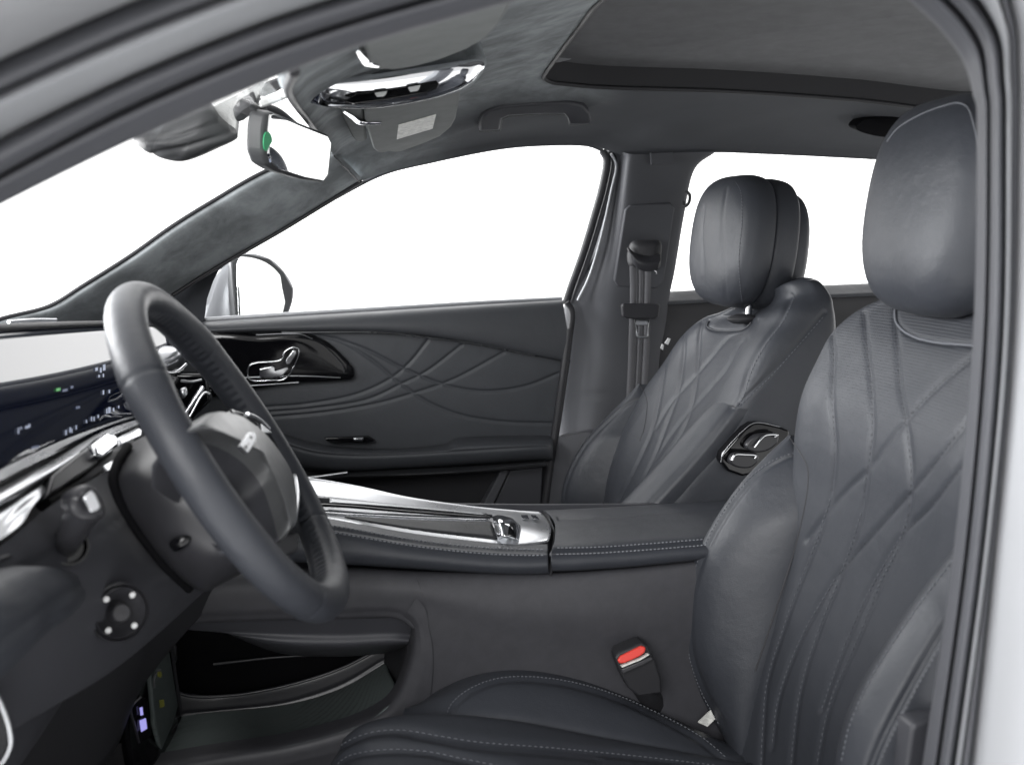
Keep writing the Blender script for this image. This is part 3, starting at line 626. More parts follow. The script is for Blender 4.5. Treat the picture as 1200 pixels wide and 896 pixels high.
# wiper style switch stalk sticking out of its socket
h = hit(tk, 81, 640); kc = h[0]; kn_ = h[1]/np.linalg.norm(h[1]); tc_ = (C0-kc)/np.linalg.norm(C0-kc); kn_ = kn_*.35+tc_*.65; kn_ /= np.linalg.norm(kn_); kc = kc+tc_*.010; ka = np.cross(kn_, [0, 0, 1.]); ka /= np.linalg.norm(ka); kb = np.cross(kn_, ka)
lathe('stalk_socket', [(.016, -.002), (.0158, .002), (.014, .002), (.0125, -.003), (.0002, -.004)], m_gloss, dash, 40)
sk = tube('switch_stalk', [kc-kn_*.005, P(84, 626, .80), P(92, 608, .79), P(100, 596, .785)], [.0085, .010, .012, .013], m_column, dash, n=24, ns=16)
hd = panel('stalk_head', L([(83, 582, .775), (104, 569, .78), (113, 570, .785), (121, 582, .79), (126, 600, .79), (122, 608, .785), (100, 612, .775), (88, 606, .772)]), .018, m_column, sk, bev=.005, smooth=36)
panel('stalk_cap', L([(97, 583, .772), (108, 575, .775), (112, 577, .777), (119, 594, .778), (116, 598, .776), (106, 601, .772)]), .004, m_satin, sk, bev=.0015)
# air vent at the outer end, and the lower grille frame
panel('air_vent', L([(-60, 680, .70), (-60, 660, .71), (0, 640, .755), (20, 634, .775), (27, 650, .775), (24, 664, .77), (0, 674, .74)]), .01, m_dark, dash, bev=.002)
tube('vent_edge', L([(18, 632, .772), (25, 645, .77), (26, 656, .768), (23, 667, .765)]), .0014, m_satin, dash, n=20, ns=6)
tube('vent_blade', L([(-40, 672, .69), (0, 655, .735), (19, 650, .765)]), .003, m_column, dash, n=12, ns=8)
gr_ = tube('grille_frame', L([(-24, 790, .70), (-6, 812, .70), (4, 832, .70), (11, 856, .70), (12, 872, .70), (4, 890, .70), (-10, 905, .70)]), .0020, m_satin, dash, n=40, ns=10)
panel('lower_grille', L([(-30, 795, .71), (-8, 812, .71), (2, 834, .71), (9, 858, .71), (9, 872, .71), (1, 890, .71), (-22, 912, .71)]), .01, m_dark, dash, bev=.002)
# centre of the dashboard seen through the steering wheel: speaker dome and vent
pillow('speaker_dome', L([(181, 415, 1.5), (186, 407, 1.52), (198, 405, 1.54), (211, 412, 1.55), (217, 423, 1.55), (208, 432, 1.53), (194, 433, 1.5), (184, 427, 1.49)]), .02, m_satin, dash, n=50, rings=10, back=.02)
tube('dome_ring', L([(184, 430, 1.47), (194, 436, 1.48), (207, 435.5, 1.5), (218, 427, 1.52)]), .003, m_chrome, dash, n=24, ns=8)
panel('centre_vent', L([(190, 438, 1.5), (243, 438, 1.5), (247, 470, 1.5), (224, 492, 1.5), (195, 492, 1.5)]), .03, m_gloss, dash, bev=.004)
tube('vent_trim', L([(216, 486, 1.46), (238, 453, 1.47)]), .0042, m_chrome, dash, n=8, ns=8, smooth=False)
tube('vent_trim', L([(222, 488, 1.45), (240, 460, 1.46), (246, 462, 1.46)]), .002, m_chrome, dash, n=16, ns=8)
tube('vent_trim', L([(212, 446, 1.46), (225, 447, 1.47), (236, 445, 1.48)]), .0018, m_satin, dash, n=16, ns=8)
pillow('vent_wheel', L([(211, 456, 1.46), (217, 455, 1.46), (219, 462, 1.46), (214, 467, 1.46), (210, 462, 1.46)]), .004, m_satin, dash, n=24, rings=5, back=.01)
# underside and footwell behind
patch('footwell_lining', [L([(-110, 930, .9), (0, 858, .97), (120, 780, 1.05), (200, 720, 1.12), (260, 675, 1.16)]), L([(-110, 1050, .95), (0, 960, 1.0), (120, 900, 1.08), (170, 800, 1.14), (262, 690, 1.17)])], 30, 10, m_dark, dash, thick=.01)

# ================================================================== steering wheel and column
wc = np.array([-.0768, .955, 1.1897]); wt, wy, wr = .5317, -.0414, .16924
wu = np.array([-math.sin(wt)*math.cos(wy), -math.sin(wt)*math.sin(wy), math.cos(wt)]); wv = np.array([-math.sin(wy), math.cos(wy), 0]); wn = np.cross(wv, wu)
whl = thing('steering_wheel', 'round black leather steering wheel with a padded hub and pale centre badge', 'steering wheel', wc-wn*.08)
def rimc(a): return wc+wr*(math.cos(a)*wu+math.sin(a)*wv)
def ang_of(px, py):
    aa = np.linspace(0, 2*math.pi, 720); q = proj(np.array([rimc(a) for a in aa])); return aa[np.argmin(np.hypot(q[:, 0]-px, q[:, 1]-py))]
seams = [ang_of(168, 450), ang_of(238, 408), ang_of(358, 700), ang_of(372, 612)]
NA, NS = 420, 40
g = np.zeros((NA, NS, 3))
for i in range(NA):
    a = 2*math.pi*i/NA; c = rimc(a); rad = (c-wc)/wr
    k = 1.0
    # thumb grips at ten and two and a thicker lower rim
    bulge = sum(math.exp(-((((a-s+math.pi) % (2*math.pi))-math.pi)/.16)**2) for s in (math.radians(52), math.radians(308)))
    low = math.exp(-((((a-math.pi+math.pi) % (2*math.pi))-math.pi)/.55)**2)
    rr = .0172+.0016*bulge+.0016*low
    gd = min(abs(((a-s+math.pi) % (2*math.pi))-math.pi) for s in seams)*wr
    rr -= .0013*math.exp(-(gd/.0013)**2)
    for j in range(NS):
        t = 2*math.pi*j/NS
        x, y = math.cos(t), math.sin(t)
        # the inside of the rim carries a sewn seam: small dimples along it
        dim = 0
        if abs(((t-math.pi+math.pi) % (2*math.pi))-math.pi) < .30: dim = .0011*(1 if (i//2) % 2 else .15)
        g[i, j] = c+(rr-dim)*(x*rad*.98+y*wn*1.05)
rim = mesh('rim', g.reshape(-1, 3), gfaces(NA, NS, cu=True, cv=True), m_leather, whl, 70, recalc=True)
# hub: front face, flank and back
hub_px = [(231, 500), (238, 489), (252, 482.5), (268, 484), (285, 491), (315, 517), (338, 551), (347, 588), (346, 610), (338, 619), (329, 588), (316, 556), (298, 534), (270, 515), (246, 507)]
fp = wc+wn*.022
ho = cr([onplane(a, b, fp, wn) for a, b in hub_px], 90, True); hc = ho.mean(0)
rings = []
for s, o in ((.30, -.072), (.70, -.066), (.95, -.048), (1.03, -.030), (1.04, -.012), (1.02, -.003), (.985, .0015), (.93, .004), (.7, .0075), (.4, .0095), (.1, .010), (.01, .010)):
    rings.append(hc+(ho-hc)*s+wn*o)
    if o < -.003: rings[-1] = rings[-1]+(-wu*.010*(-o/.08))
g = np.array(rings)
hub = mesh('hub', g.reshape(-1, 3), gfaces(len(rings), 90, cu=True), m_hub, whl, 60, recalc=True)
hub.data.materials.append(m_plastic)
for p in hub.data.polygons:
    if p.index < 90*4: p.material_index = 1
bd = panel('badge', [onplane(a, b, fp+wn*.011, wn) for a, b in [(281.5, 521), (286, 514), (291, 506.5), (297, 505), (301, 511), (300.5, 516), (295, 525), (291, 530.5)]], .004, m_satin, hub, bev=.0007)
for q in ([(286.5, 522), (288.5, 521), (290.5, 524.5), (288.5, 525.5)], [(293.3, 511), (294.7, 510), (296, 513), (294.8, 513.5)], [(290.5, 519.5), (291.6, 518.8), (292.4, 520.2), (291.4, 520.6)]):
    mesh('badge_mark', [onplane(a, b, fp+wn*.0116, wn) for a, b in q], [(0, 1, 2, 3)], m_dark, bd, 0, faceview=True)
op = lambda pts, o: [onplane(a, b, wc+wn*o, wn) for a, b in pts]
panel('spoke', op([(270, 478), (290, 484), (306, 493), (321, 508), (328, 530), (318, 530), (300, 514), (280, 496)], .009), .02, m_gloss, whl, bev=.002)
panel('spoke', op([(324, 533), (342, 531), (347, 560), (350, 600), (352, 622), (338, 622), (338, 580)], .002), .02, m_gloss, whl, bev=.002)
panel('spoke', op([(312, 625), (345, 615), (352, 628), (350, 644), (336, 652), (322, 645)], -.004), .02, m_column, whl, bev=.003)
tube('spoke_trim', op([(290, 485), (304, 492), (319, 506)], .010), .0026, m_satin, whl, n=20, ns=8)
panel('spoke_trim', op([(306, 496), (319, 506.5), (308, 507)], .012), .003, m_satin, whl, bev=.0005)
tube('spoke_trim', op([(340, 532), (344, 552), (347, 575), (346, 600), (342, 614), (332, 619)], .008), [.0016, .003, .0042, .0032, .003, .002], m_satin, whl, n=40, ns=8)
tube('shift_paddle', [P(326, 632, .98), P(340, 637, .98), P(348, 630, .98)], .0028, m_satin, whl, n=20, ns=8)
tr2 = bvh(rim)
stitches('rim_stitching', tr2, [[(177, 376), (190, 398), (206, 414), (222, 432), (238, 452), (252, 468)]], m_stitchd, rim, step=.006, ln=.004, r=.0009)
# column shroud
colm = thing('column_shroud', 'dark plastic steering column shroud reaching from the dashboard to the wheel', 'steering column', (-.16, .95, 1.08))
cs = [[(152, 520, 1.03), (176, 508, 1.04), (205, 500, 1.05), (250, 490, 1.05)],
      [(139, 545, .96), (168, 530, .955), (205, 522, .95), (250, 530, .95)],
      [(135, 566, .925), (168, 560, .90), (212, 560, .89), (262, 575, .89)],
      [(152, 603, .91), (188, 612, .885), (230, 622, .875), (290, 630, .875)],
      [(190, 655, .92), (218, 662, .895), (250, 662, .885), (305, 650, .885)],
      [(226, 688, .96), (238, 691, .94), (256, 684, .93), (312, 655, .93)],
      [(235, 690, 1.02), (246, 690, 1.02), (262, 682, 1.02), (318, 655, 1.02)]]
shr = patch('shroud_shell', [L(r) for r in cs], 50, 70, m_column, colm, thick=.004)
tube('shroud_joint', L([(150, 523, 1.0), (136, 545, .945), (133, 566, .92), (149, 602, .91), (187, 655, .92), (222, 690, .96)]), .0045, m_black, colm, n=60, ns=8)
pillow('adjust_lever', L([(198, 636, .88), (214, 628, .875), (224, 630, .875), (218, 640, .875), (204, 646, .88)]), .004, m_gloss, colm, n=30, rings=6, back=.01)

# ================================================================== mirror, camera pod, overhead lamp, visors, handle
mc = P(350, 172, 1.31); mn = np.array([.88, -.47, -.09]); mn /= np.linalg.norm(mn)
rvm = thing('rear_view_mirror', 'frameless inside mirror with a green film tab under the windscreen top', 'mirror', mc+np.array([-.05, 0, .09]))
hs = panel('mirror_housing', [onplane(a, b, mc-mn*.004, mn) for a, b in [(313, 133), (320, 131), (352, 144), (386, 158), (390, 167), (386, 207), (380, 214.5), (355, 210.5), (325, 201), (314, 194), (309, 180), (310, 150)]], .03, m_under, rvm, bev=.005, push=(-.022, .004, .004))
panel('mirror_glass', [onplane(a, b, mc, mn) for a, b in [(318, 135), (321, 134), (352, 147.5), (384, 160), (388, 168), (384, 204), (379, 211.5), (357, 207.5), (328, 198), (319, 191), (315.5, 180), (316.5, 150)]], .004, m_mirror, rvm, bev=.0006)
panel('film_tab', [onplane(a, b, mc+mn*.002, mn) for a, b in [(311, 156), (315, 155), (318.5, 160), (319, 166), (316, 171), (313, 177), (310, 175), (309, 164)]], .001, m_green, rvm, bev=0, smooth=30)
tube('mirror_arm', [P(345, 150, 1.33), P(322, 132, 1.31), P(306, 128, 1.30), P(300, 120, 1.29)], .008, m_dark, rvm, n=20, ns=12)
panel('mirror_cover', L([(303, 118, 1.22), (344, 101, 1.22), (346.5, 110, 1.22), (325, 119, 1.22), (305, 126, 1.22)]), .01, m_carrier, rvm, bev=.002)
pod = pillow('camera_pod', L([(157, 166, 1.25), (185, 152, 1.25), (215, 138, 1.25), (246, 128, 1.25), (262, 146, 1.26), (279, 160, 1.27), (255, 174, 1.27), (215, 189, 1.27), (195, 187, 1.27), (172, 178, 1.26)]), .02, m_under, rvm, n=80, rings=14, back=.03, power=3,
   grooves=[[(170, 164), (210, 158), (262, 140)], [(180, 180), (215, 173), (255, 160), (275, 152)]], depth=.003, width=.003)
panel('pod_cover', L([(244, 127, 1.28), (275, 113, 1.28), (308, 96, 1.26), (312, 100, 1.26), (303, 116, 1.27), (280, 134, 1.28), (278, 160, 1.29), (262, 146, 1.28)]), .01, m_carrier, rvm, bev=.003)
panel('pod_bracket', L([(275, 139, 1.25), (281, 129, 1.25), (300, 117, 1.24), (304, 128, 1.25), (286, 142, 1.26), (278, 144, 1.26)]), .02, m_dark, rvm, bev=.003)
panel('pod_bracket', L([(306, 104, 1.23), (311, 96, 1.23), (333, 88, 1.22), (336, 99, 1.22), (318, 108, 1.23), (304, 114, 1.23)]), .015, m_dark, rvm, bev=.003)

lamp = thing('overhead_lamp', 'curved chrome reading lamp bar on the grey roof lining', 'lamp', P(458, 90, 1.28))
ob = [[(350, 103), (352, 95), (364, 91.5), (384, 93), (434, 88.5), (501, 79), (554, 70.5), (564, 72), (567, 78)],
      [(351, 106), (358, 102), (370, 100), (390, 101), (436, 97), (502, 88), (548, 78), (562, 77), (566.5, 80)],
      [(352, 109), (359, 109), (371, 109), (392, 109), (437, 106), (502, 97), (546, 87), (561, 81), (566, 81.5)],
      [(353, 112), (361, 116), (372, 117), (393, 118), (437, 116), (502, 106), (544, 96), (561, 86), (565.5, 83)],
      [(354, 114), (362, 120), (373, 122.5), (394, 125), (437, 126), (502, 115.5), (543, 104), (561, 90), (565, 84.5)]]
oy = [1.24, 1.176, 1.1735, 1.181, 1.25]
bar = tube('lamp_bar', L([(351, 104, 1.225), (356, 105, 1.22), (372, 106.5, 1.21), (395, 108, 1.205), (437, 107, 1.20), (502, 97, 1.20), (540, 87.5, 1.205), (558, 80, 1.215), (566, 77.5, 1.225)]), [.010, .0165, .0185, .0195, .0205, .0205, .0195, .017, .012, .005], m_chrome, lamp, n=90, ns=48, flat=((.12, -.88, -.46), .36))
panel('lamp_lens_strip', L([(402, 119), (418, 110), (440, 107.5), (500, 98.5), (515, 97), (512, 104), (500, 109), (450, 117.5), (414, 122)], 1.188), .006, m_gloss, bar, bev=.001)
panel('lamp_lens', L([(439, 108.5), (454, 106.5), (452, 111), (449, 113), (442, 113.5)], 1.184), .005, m_carrier, bar, bev=.001)
panel('lamp_lens', L([(478, 102), (493, 99.5), (491, 105), (489, 106.5), (481, 107.5)], 1.184), .005, m_carrier, bar, bev=.001)
pillow('lamp_base', [p+np.array([0, .0, .004]) for p in L([(345, 108, 1.27), (352, 122, 1.28), (392, 128, 1.29), (440, 128, 1.29), (505, 119, 1.29), (550, 106, 1.29), (570, 80, 1.27), (560, 69, 1.24), (500, 76, 1.24), (430, 86, 1.24), (365, 90, 1.25)])], .008, m_suede, lamp, n=90, rings=8, back=.03, power=4)

vis = thing('sun_visor', 'grey passenger sun visor with a pale paper label below the chrome lamp bar', 'sun visor', P(480, 120, 1.4), 'sun visors')
def flat(pts):
    q = np.array(L(pts)); c = q.mean(0); n = np.linalg.svd(q-c)[2][2]; n = n if n@(C0-c) > 0 else -n
    return [onplane(p[0], p[1], c, n) for p in pts], c, n
vfl, vc_, vn_ = flat([(426, 128, 1.38), (437, 174, 1.76), (451, 179, 1.80), (471, 177.5, 1.8), (516, 160, 1.71), (534, 140, 1.58), (541, 103, 1.34)])
vb = panel('visor_board', [onplane(p[0], p[1], vc_, vn_) for p in [(426, 128, 1.38), (427, 140, 1.48), (437, 174, 1.76), (442, 178.5, 1.79), (451, 179, 1.80), (455, 177.5, 1.79), (462, 178.5, 1.80), (471, 177.5, 1.8), (500, 167, 1.75), (516, 160, 1.71), (529, 149, 1.64), (534, 140, 1.58), (541, 103, 1.34), (480, 118, 1.36)]], .016, m_visor, vis, bev=.005, push=(0, .004, .016))
panel('visor_hinge_board', L([(396, 126, 1.38), (412, 160, 1.68), (416, 165, 1.71), (424, 167, 1.72), (430, 164, 1.70), (428, 150, 1.58), (424, 126, 1.38)]), .012, m_visor, vis, bev=.004, push=(0, .004, .012))
panel('visor_label', [onplane(a_, b_, vc_+vn_*.0015, vn_) for a_, b_ in [(467, 147), (511, 134.5), (507, 151), (465, 163.5)]], .0008, m_label, vb, bev=0, push=(0, .0003, .001))
tube('visor_clip', L([(402, 130, 1.39), (412, 136, 1.44), (424, 143, 1.49), (446, 144, 1.50)]), [.002, .004, .005, .003], m_chrome, vis, n=24, ns=10)
v2f, v2c, v2n = flat([(424, 50, .86), (431, 77, 1.02), (461, 82.5, 1.065), (518, 70, 1.01), (570, 46, .93), (596, 14, .83), (620, -50, .68), (420, -15, .67)])
vis2 = thing('sun_visor', 'grey driver sun visor folded up beside the door opening, nearer the camera', 'sun visor', P(500, 40, .9), 'sun visors')
panel('visor_board', [onplane(p[0], p[1], v2c, v2n) for p in [(424, 50, .86), (428, 66, .96), (431, 77, 1.02), (440, 82, 1.06), (461, 82.5, 1.065), (490, 77.5, 1.04), (518, 70, 1.01), (548, 58, .97), (570, 46, .93), (584, 32, .88), (596, 14, .83), (608, -10, .77), (620, -50, .68), (420, -15, .67)]], .014, m_visor, vis2, bev=.005, push=(0, .004, .014))
tube('visor_clip', L([(418, 58, .90), (424, 66, .95), (430, 72, .98), (442, 76, 1.01)]), [.002, .004, .005, .003], m_chrome, vis2, n=24, ns=10)

gh = thing('grab_handle', 'dark fold-down grab handle above the front passenger window', 'grab handle', P(625, 125, 1.84))
hp = L([(561, 154.5, 1.835), (561.5, 146, 1.815), (564, 137, 1.795), (572, 130, 1.780), (590, 125, 1.770), (625, 122, 1.765), (668, 121.5, 1.765), (684, 125, 1.775), (691, 134, 1.790), (693.5, 146, 1.815), (667, 147, 1.815), (665.5, 140, 1.805), (661, 134.5, 1.795), (630, 134.5, 1.792), (596, 136.5, 1.795), (588.5, 140, 1.805), (586, 153.5, 1.835)])
gb = panel('handle_bar', hp, .02, m_plastic, gh, bev=.005)
tube('handle_edge', hp[-1:-8:-1]+[hp[9]], .0008, m_under, gb, n=50, ns=6, smooth=False)
tube('handle_edge', hp[:1]+hp[-1:], .0008, m_under, gb, n=4, ns=6, smooth=False)
# ================================================================== centre console
con = thing('center_console', 'bridge shaped centre console with satin silver deck, leather armrest lid and open tray', 'console', (.3, 1.3, .6))
m_flank = mat('woven look trim', (.044, .044, .050), .55, bump=('noise', 800, .3, .0006), mott=(60, .93, 1.07))
# side panel with the opening under the bridge
sp = [(150, 672, 1.17), (240, 670, 1.17), (320, 668, 1.17), (405, 666, 1.17), (520, 671, 1.17), (640, 674, 1.17), (740, 668, 1.17), (845, 658, 1.17), (900, 700, 1.19), (905, 800, 1.2), (900, 905, 1.22), (800, 960, 1.22), (600, 980, 1.22), (400, 980, 1.22), (180, 985, 1.2),
      (184, 925, 1.17), (215, 893, 1.17), (270, 884, 1.17), (330, 875, 1.17), (380, 863, 1.17), (420, 850, 1.17), (450, 834, 1.17), (464, 818, 1.17), (474, 795, 1.17), (482, 766, 1.17), (485, 745, 1.17), (482, 733, 1.17), (474, 726.5, 1.17), (460, 724, 1.17), (400, 725, 1.17), (300, 727, 1.17), (220, 731, 1.17), (150, 735, 1.17)]
spl = L(sp)
# top flange of the panel, rounded over into the lid
r0 = L([(150, 671, 1.20), (240, 668, 1.20), (320, 666, 1.20), (405, 664, 1.20), (520, 669, 1.20), (640, 672.5, 1.20), (740, 666, 1.20), (845, 656, 1.20), (905, 652, 1.2)])
# skin between the upper edge and the opening / floor, with real curvature
top = L([(150, 673, 1.172), (240, 670.5, 1.172), (320, 668.5, 1.172), (405, 666.5, 1.172), (450, 669, 1.172), (486, 671, 1.172), (560, 673.5, 1.172), (640, 675, 1.172), (740, 669, 1.172), (845, 659, 1.172), (910, 655, 1.172)])
m1 = L([(150, 690, 1.158), (240, 688, 1.158), (320, 686, 1.158), (405, 685, 1.158), (452, 688, 1.158), (494, 692, 1.157), (570, 705, 1.157), (650, 715, 1.158), (750, 715, 1.16), (850, 712, 1.165), (920, 710, 1.17)])
m2 = L([(150, 712, 1.160), (240, 711, 1.160), (320, 709, 1.160), (405, 708, 1.160), (456, 708, 1.160), (505, 715, 1.160), (575, 745, 1.163), (655, 760, 1.167), (755, 770, 1.17), (855, 775, 1.175), (925, 778, 1.18)])
zz_ = 0
bt = L([(150, 735, 1.172), (220, 731, 1.172), (300, 727, 1.172), (400, 725, 1.172), (460, 724, 1.172), (484, 737, 1.172), (482, 766, 1.172), (474, 795, 1.174), (464, 818, 1.176), (450, 834, 1.178), (420, 850, 1.18)])
m3 = L([(150, 724, 1.164), (220, 722, 1.164), (300, 719, 1.164), (400, 717, 1.164), (464, 717, 1.165), (493, 735, 1.164), (500, 765, 1.164), (498, 800, 1.168), (490, 832, 1.172), (478, 856, 1.176), (455, 880, 1.18)])
patch('bridge_panel', [L([(150, 671, 1.2), (240, 668.5, 1.2), (320, 666.5, 1.2), (405, 664.5, 1.2), (450, 667, 1.2), (486, 669, 1.2)]), top[:6], m1[:6], m2[:6], m3[:6], bt[:6], [p+np.array([0, .03, -.004]) for p in bt[:6]]], 70, 50, m_flank, con)
flank = [[top[5], top[6], top[7], top[8], top[9], top[10]], L([(494, 692, 1.157), (570, 705, 1.157), (650, 715, 1.158), (750, 715, 1.16), (850, 712, 1.165), (920, 710, 1.17)]),
 L([(501, 716, 1.159), (575, 745, 1.160), (655, 760, 1.164), (755, 770, 1.168), (855, 775, 1.173), (925, 778, 1.18)]),
 L([(499, 755, 1.162), (570, 790, 1.165), (655, 810, 1.168), (755, 825, 1.172), (855, 835, 1.18), (925, 838, 1.185)]),
 L([(494, 800, 1.168), (560, 835, 1.17), (650, 860, 1.174), (755, 875, 1.178), (855, 885, 1.184), (925, 890, 1.19)]),
 L([(478, 856, 1.178), (550, 890, 1.18), (650, 915, 1.184), (755, 930, 1.188), (855, 940, 1.19), (925, 945, 1.195)]),
 L([(440, 905, 1.185), (540, 940, 1.19), (650, 965, 1.19), (755, 980, 1.195), (855, 990, 1.2), (925, 995, 1.2)])]
patch('side_panel', [L([(486, 669, 1.2), (560, 672, 1.2), (640, 673, 1.2), (740, 667, 1.2), (845, 657, 1.2), (910, 653, 1.2)])]+flank, 60, 60, m_flank, con)
jl = L([(470, 722, 1.174), (481, 730, 1.172), (484.5, 742, 1.172), (482, 766, 1.172), (474, 795, 1.174), (464, 818, 1.176), (450, 834, 1.178), (420, 850, 1.18), (380, 863, 1.18), (330, 875, 1.18), (270, 884, 1.18), (215, 893, 1.18), (150, 905, 1.18)])
jr = L([(480, 712, 1.158), (490, 722, 1.158), (496, 738, 1.160), (501, 762, 1.160), (500, 795, 1.163), (492, 828, 1.168), (474, 858, 1.174), (436, 880, 1.178), (386, 893, 1.18), (336, 905, 1.18), (276, 916, 1.18), (220, 926, 1.18), (150, 940, 1.18)])
jm = [a*.5+b*.5+np.array([0, -.004, 0]) for a, b in zip(jl, jr)]
jo = L([(488, 700, 1.156), (499, 715, 1.157), (503, 738, 1.158), (507, 762, 1.159), (506, 800, 1.164), (500, 840, 1.170), (486, 876, 1.178), (445, 910, 1.184), (390, 930, 1.19), (340, 945, 1.19), (280, 955, 1.19), (225, 965, 1.19), (150, 985, 1.19)])
patch('tray_surround', [[p+np.array([.0, .035, .0]) for p in jl], jl, jm, jr, jo], 90, 30, m_flank, con)
# underside lip of the bridge on the far side, tray and its walls
patch('bridge_underside', [L([(200, 731, 1.185), (300, 727, 1.185), (400, 725, 1.185), (462, 724, 1.185), (483, 733, 1.19)]), L([(225, 738, 1.20), (320, 741, 1.20), (400, 742, 1.20), (458, 740, 1.20), (481, 743, 1.205)]),
   L([(255, 738, 1.22), (325, 757, 1.215), (390, 761, 1.215), (445, 758, 1.215), (478, 755, 1.215)]), L([(262, 740, 1.40), (325, 764, 1.40), (390, 769, 1.40), (445, 766, 1.40), (478, 760, 1.40)]), L([(262, 732, 1.43), (325, 750, 1.43), (390, 755, 1.43), (445, 755, 1.43), (478, 750, 1.43)])], 50, 40, m_plastic, con)
zt = P(330, 880, 1.18)[2]
tray_f = [L([(150, 905, 1.18), (215, 893, 1.18), (330, 875, 1.18), (420, 850, 1.18), (462, 822, 1.18)]), L([(180, 880, 1.24), (225, 870, 1.24), (330, 858, 1.24), (420, 830, 1.24), (462, 802, 1.24)]),
          L([(207, 850, 1.32), (240, 846, 1.32), (330, 838, 1.32), (405, 813, 1.32), (455, 785, 1.32)]), L([(213, 838, 1.36), (250, 834, 1.36), (335, 825, 1.36), (400, 806, 1.36), (452, 776, 1.36)])]
patch('tray_floor', tray_f, 60, 40, m_mesh, con, thick=.004)
patch('tray_wall', [L([(205, 842, 1.355), (250, 836, 1.36), (335, 827, 1.36), (400, 808, 1.36), (456, 777, 1.36)]), L([(205, 826, 1.358), (250, 826, 1.362), (335, 815, 1.362), (400, 794, 1.362), (454, 768, 1.362)]), L([(207, 812, 1.362), (240, 816, 1.365), (270, 815, 1.365), (345, 801, 1.365), (400, 783, 1.365), (450, 758, 1.365)]),
   L([(207, 810, 1.37), (240, 814, 1.372), (270, 813, 1.372), (345, 799, 1.372), (400, 781, 1.372), (450, 756, 1.372)])], 60, 24, m_column, con, thick=.004,
   grooves=[[(215, 836), (270, 831), (335, 823), (400, 802), (450, 773)]], depth=.002, width=.0025)
tube('tray_rim', L([(206, 810, 1.362), (222, 815, 1.364), (250, 816, 1.365), (290, 812, 1.365), (345, 800.5, 1.365), (400, 782.5, 1.365), (452, 756, 1.365)]), .0025, m_column, con, n=60, ns=8)
patch('tray_end', [L([(452, 756, 1.36), (470, 752, 1.30), (478, 752, 1.22)]), L([(450, 780, 1.36), (466, 785, 1.28), (472, 795, 1.20)]), L([(452, 800, 1.36), (462, 812, 1.28), (458, 826, 1.19)])], 20, 20, m_dark, con, thick=.006)
patch('tray_edge_clip', [L([(446, 786, 1.34), (449, 786, 1.33)]), L([(447, 816, 1.32), (450, 816, 1.31)])], 4, 4, m_column, con, thick=.003)
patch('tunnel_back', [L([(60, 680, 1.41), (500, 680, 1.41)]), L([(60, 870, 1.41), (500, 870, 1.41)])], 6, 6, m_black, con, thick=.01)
tube('tunnel_ledge', L([(250, 778, 1.40), (320, 770, 1.40), (392, 766, 1.40)]), .0022, m_column, con, n=20, ns=8)
# forward end with the ports
ex = patch('port_wall', [L([(172, 752, 1.16), (186, 742, 1.22), (200, 736, 1.36)]), L([(158, 800, 1.16), (182, 790, 1.24), (206, 790, 1.36)]), L([(150, 850, 1.16), (184, 848, 1.24), (212, 836, 1.36)]), L([(156, 905, 1.16), (186, 890, 1.20), (216, 842, 1.355)])], 30, 30, m_gloss, con, thick=.01)
panel('charger_pad', L([(175, 772, 1.205), (193, 742, 1.27), (196, 742, 1.275), (209, 826, 1.32), (204, 845, 1.30), (190, 878, 1.22), (182, 850, 1.205)]), .006, m_mesh, ex, bev=.002)
tube('pad_edge', L([(173, 778, 1.195), (183, 757, 1.23), (193, 740, 1.265), (198, 745, 1.28), (207, 800, 1.31), (212, 832, 1.32)]), .0022, m_column, ex, n=40, ns=8)
panel('pad_symbol', L([(185, 785, 1.20), (188, 784, 1.205), (190, 790, 1.205), (188, 794, 1.205), (185, 792, 1.2)]), .001, m_yel, ex, bev=0)
panel('pad_symbol', L([(187, 820, 1.21), (192, 819, 1.215), (193, 827, 1.215), (188, 829, 1.21)]), .001, m_yel, ex, bev=0)
tube('pad_sheen', L([(181, 805, 1.195), (181, 793, 1.195), (184, 786, 1.2), (188, 785, 1.205)]), .0015, m_under, ex, n=16, ns=6)
pb = panel('port_plate', L([(154, 827, 1.15), (164, 815, 1.165), (173, 818, 1.175), (178, 860, 1.175), (164, 872, 1.16)]), .004, m_gloss, ex, bev=.001)
tube('port_edge', L([(165, 816, 1.155), (154, 828, 1.148), (158, 850, 1.148), (163, 870, 1.15)]), .0014, m_column, ex, n=20, ns=6)
panel('port_symbol', L([(164, 829, 1.158), (167, 828, 1.16), (168, 837, 1.16), (165, 838, 1.158)]), .001, m_port, ex, bev=0)
panel('port_symbol', L([(164, 844, 1.158), (171, 841, 1.165), (172.5, 853, 1.165), (166, 857, 1.158)]), .001, m_port, ex, bev=0)
tube('key_hook', L([(201, 748, 1.33), (204, 757, 1.33), (205, 772, 1.33), (203, 780, 1.33)]), [.001, .003, .003, .001], m_column, ex, n=20, ns=8)
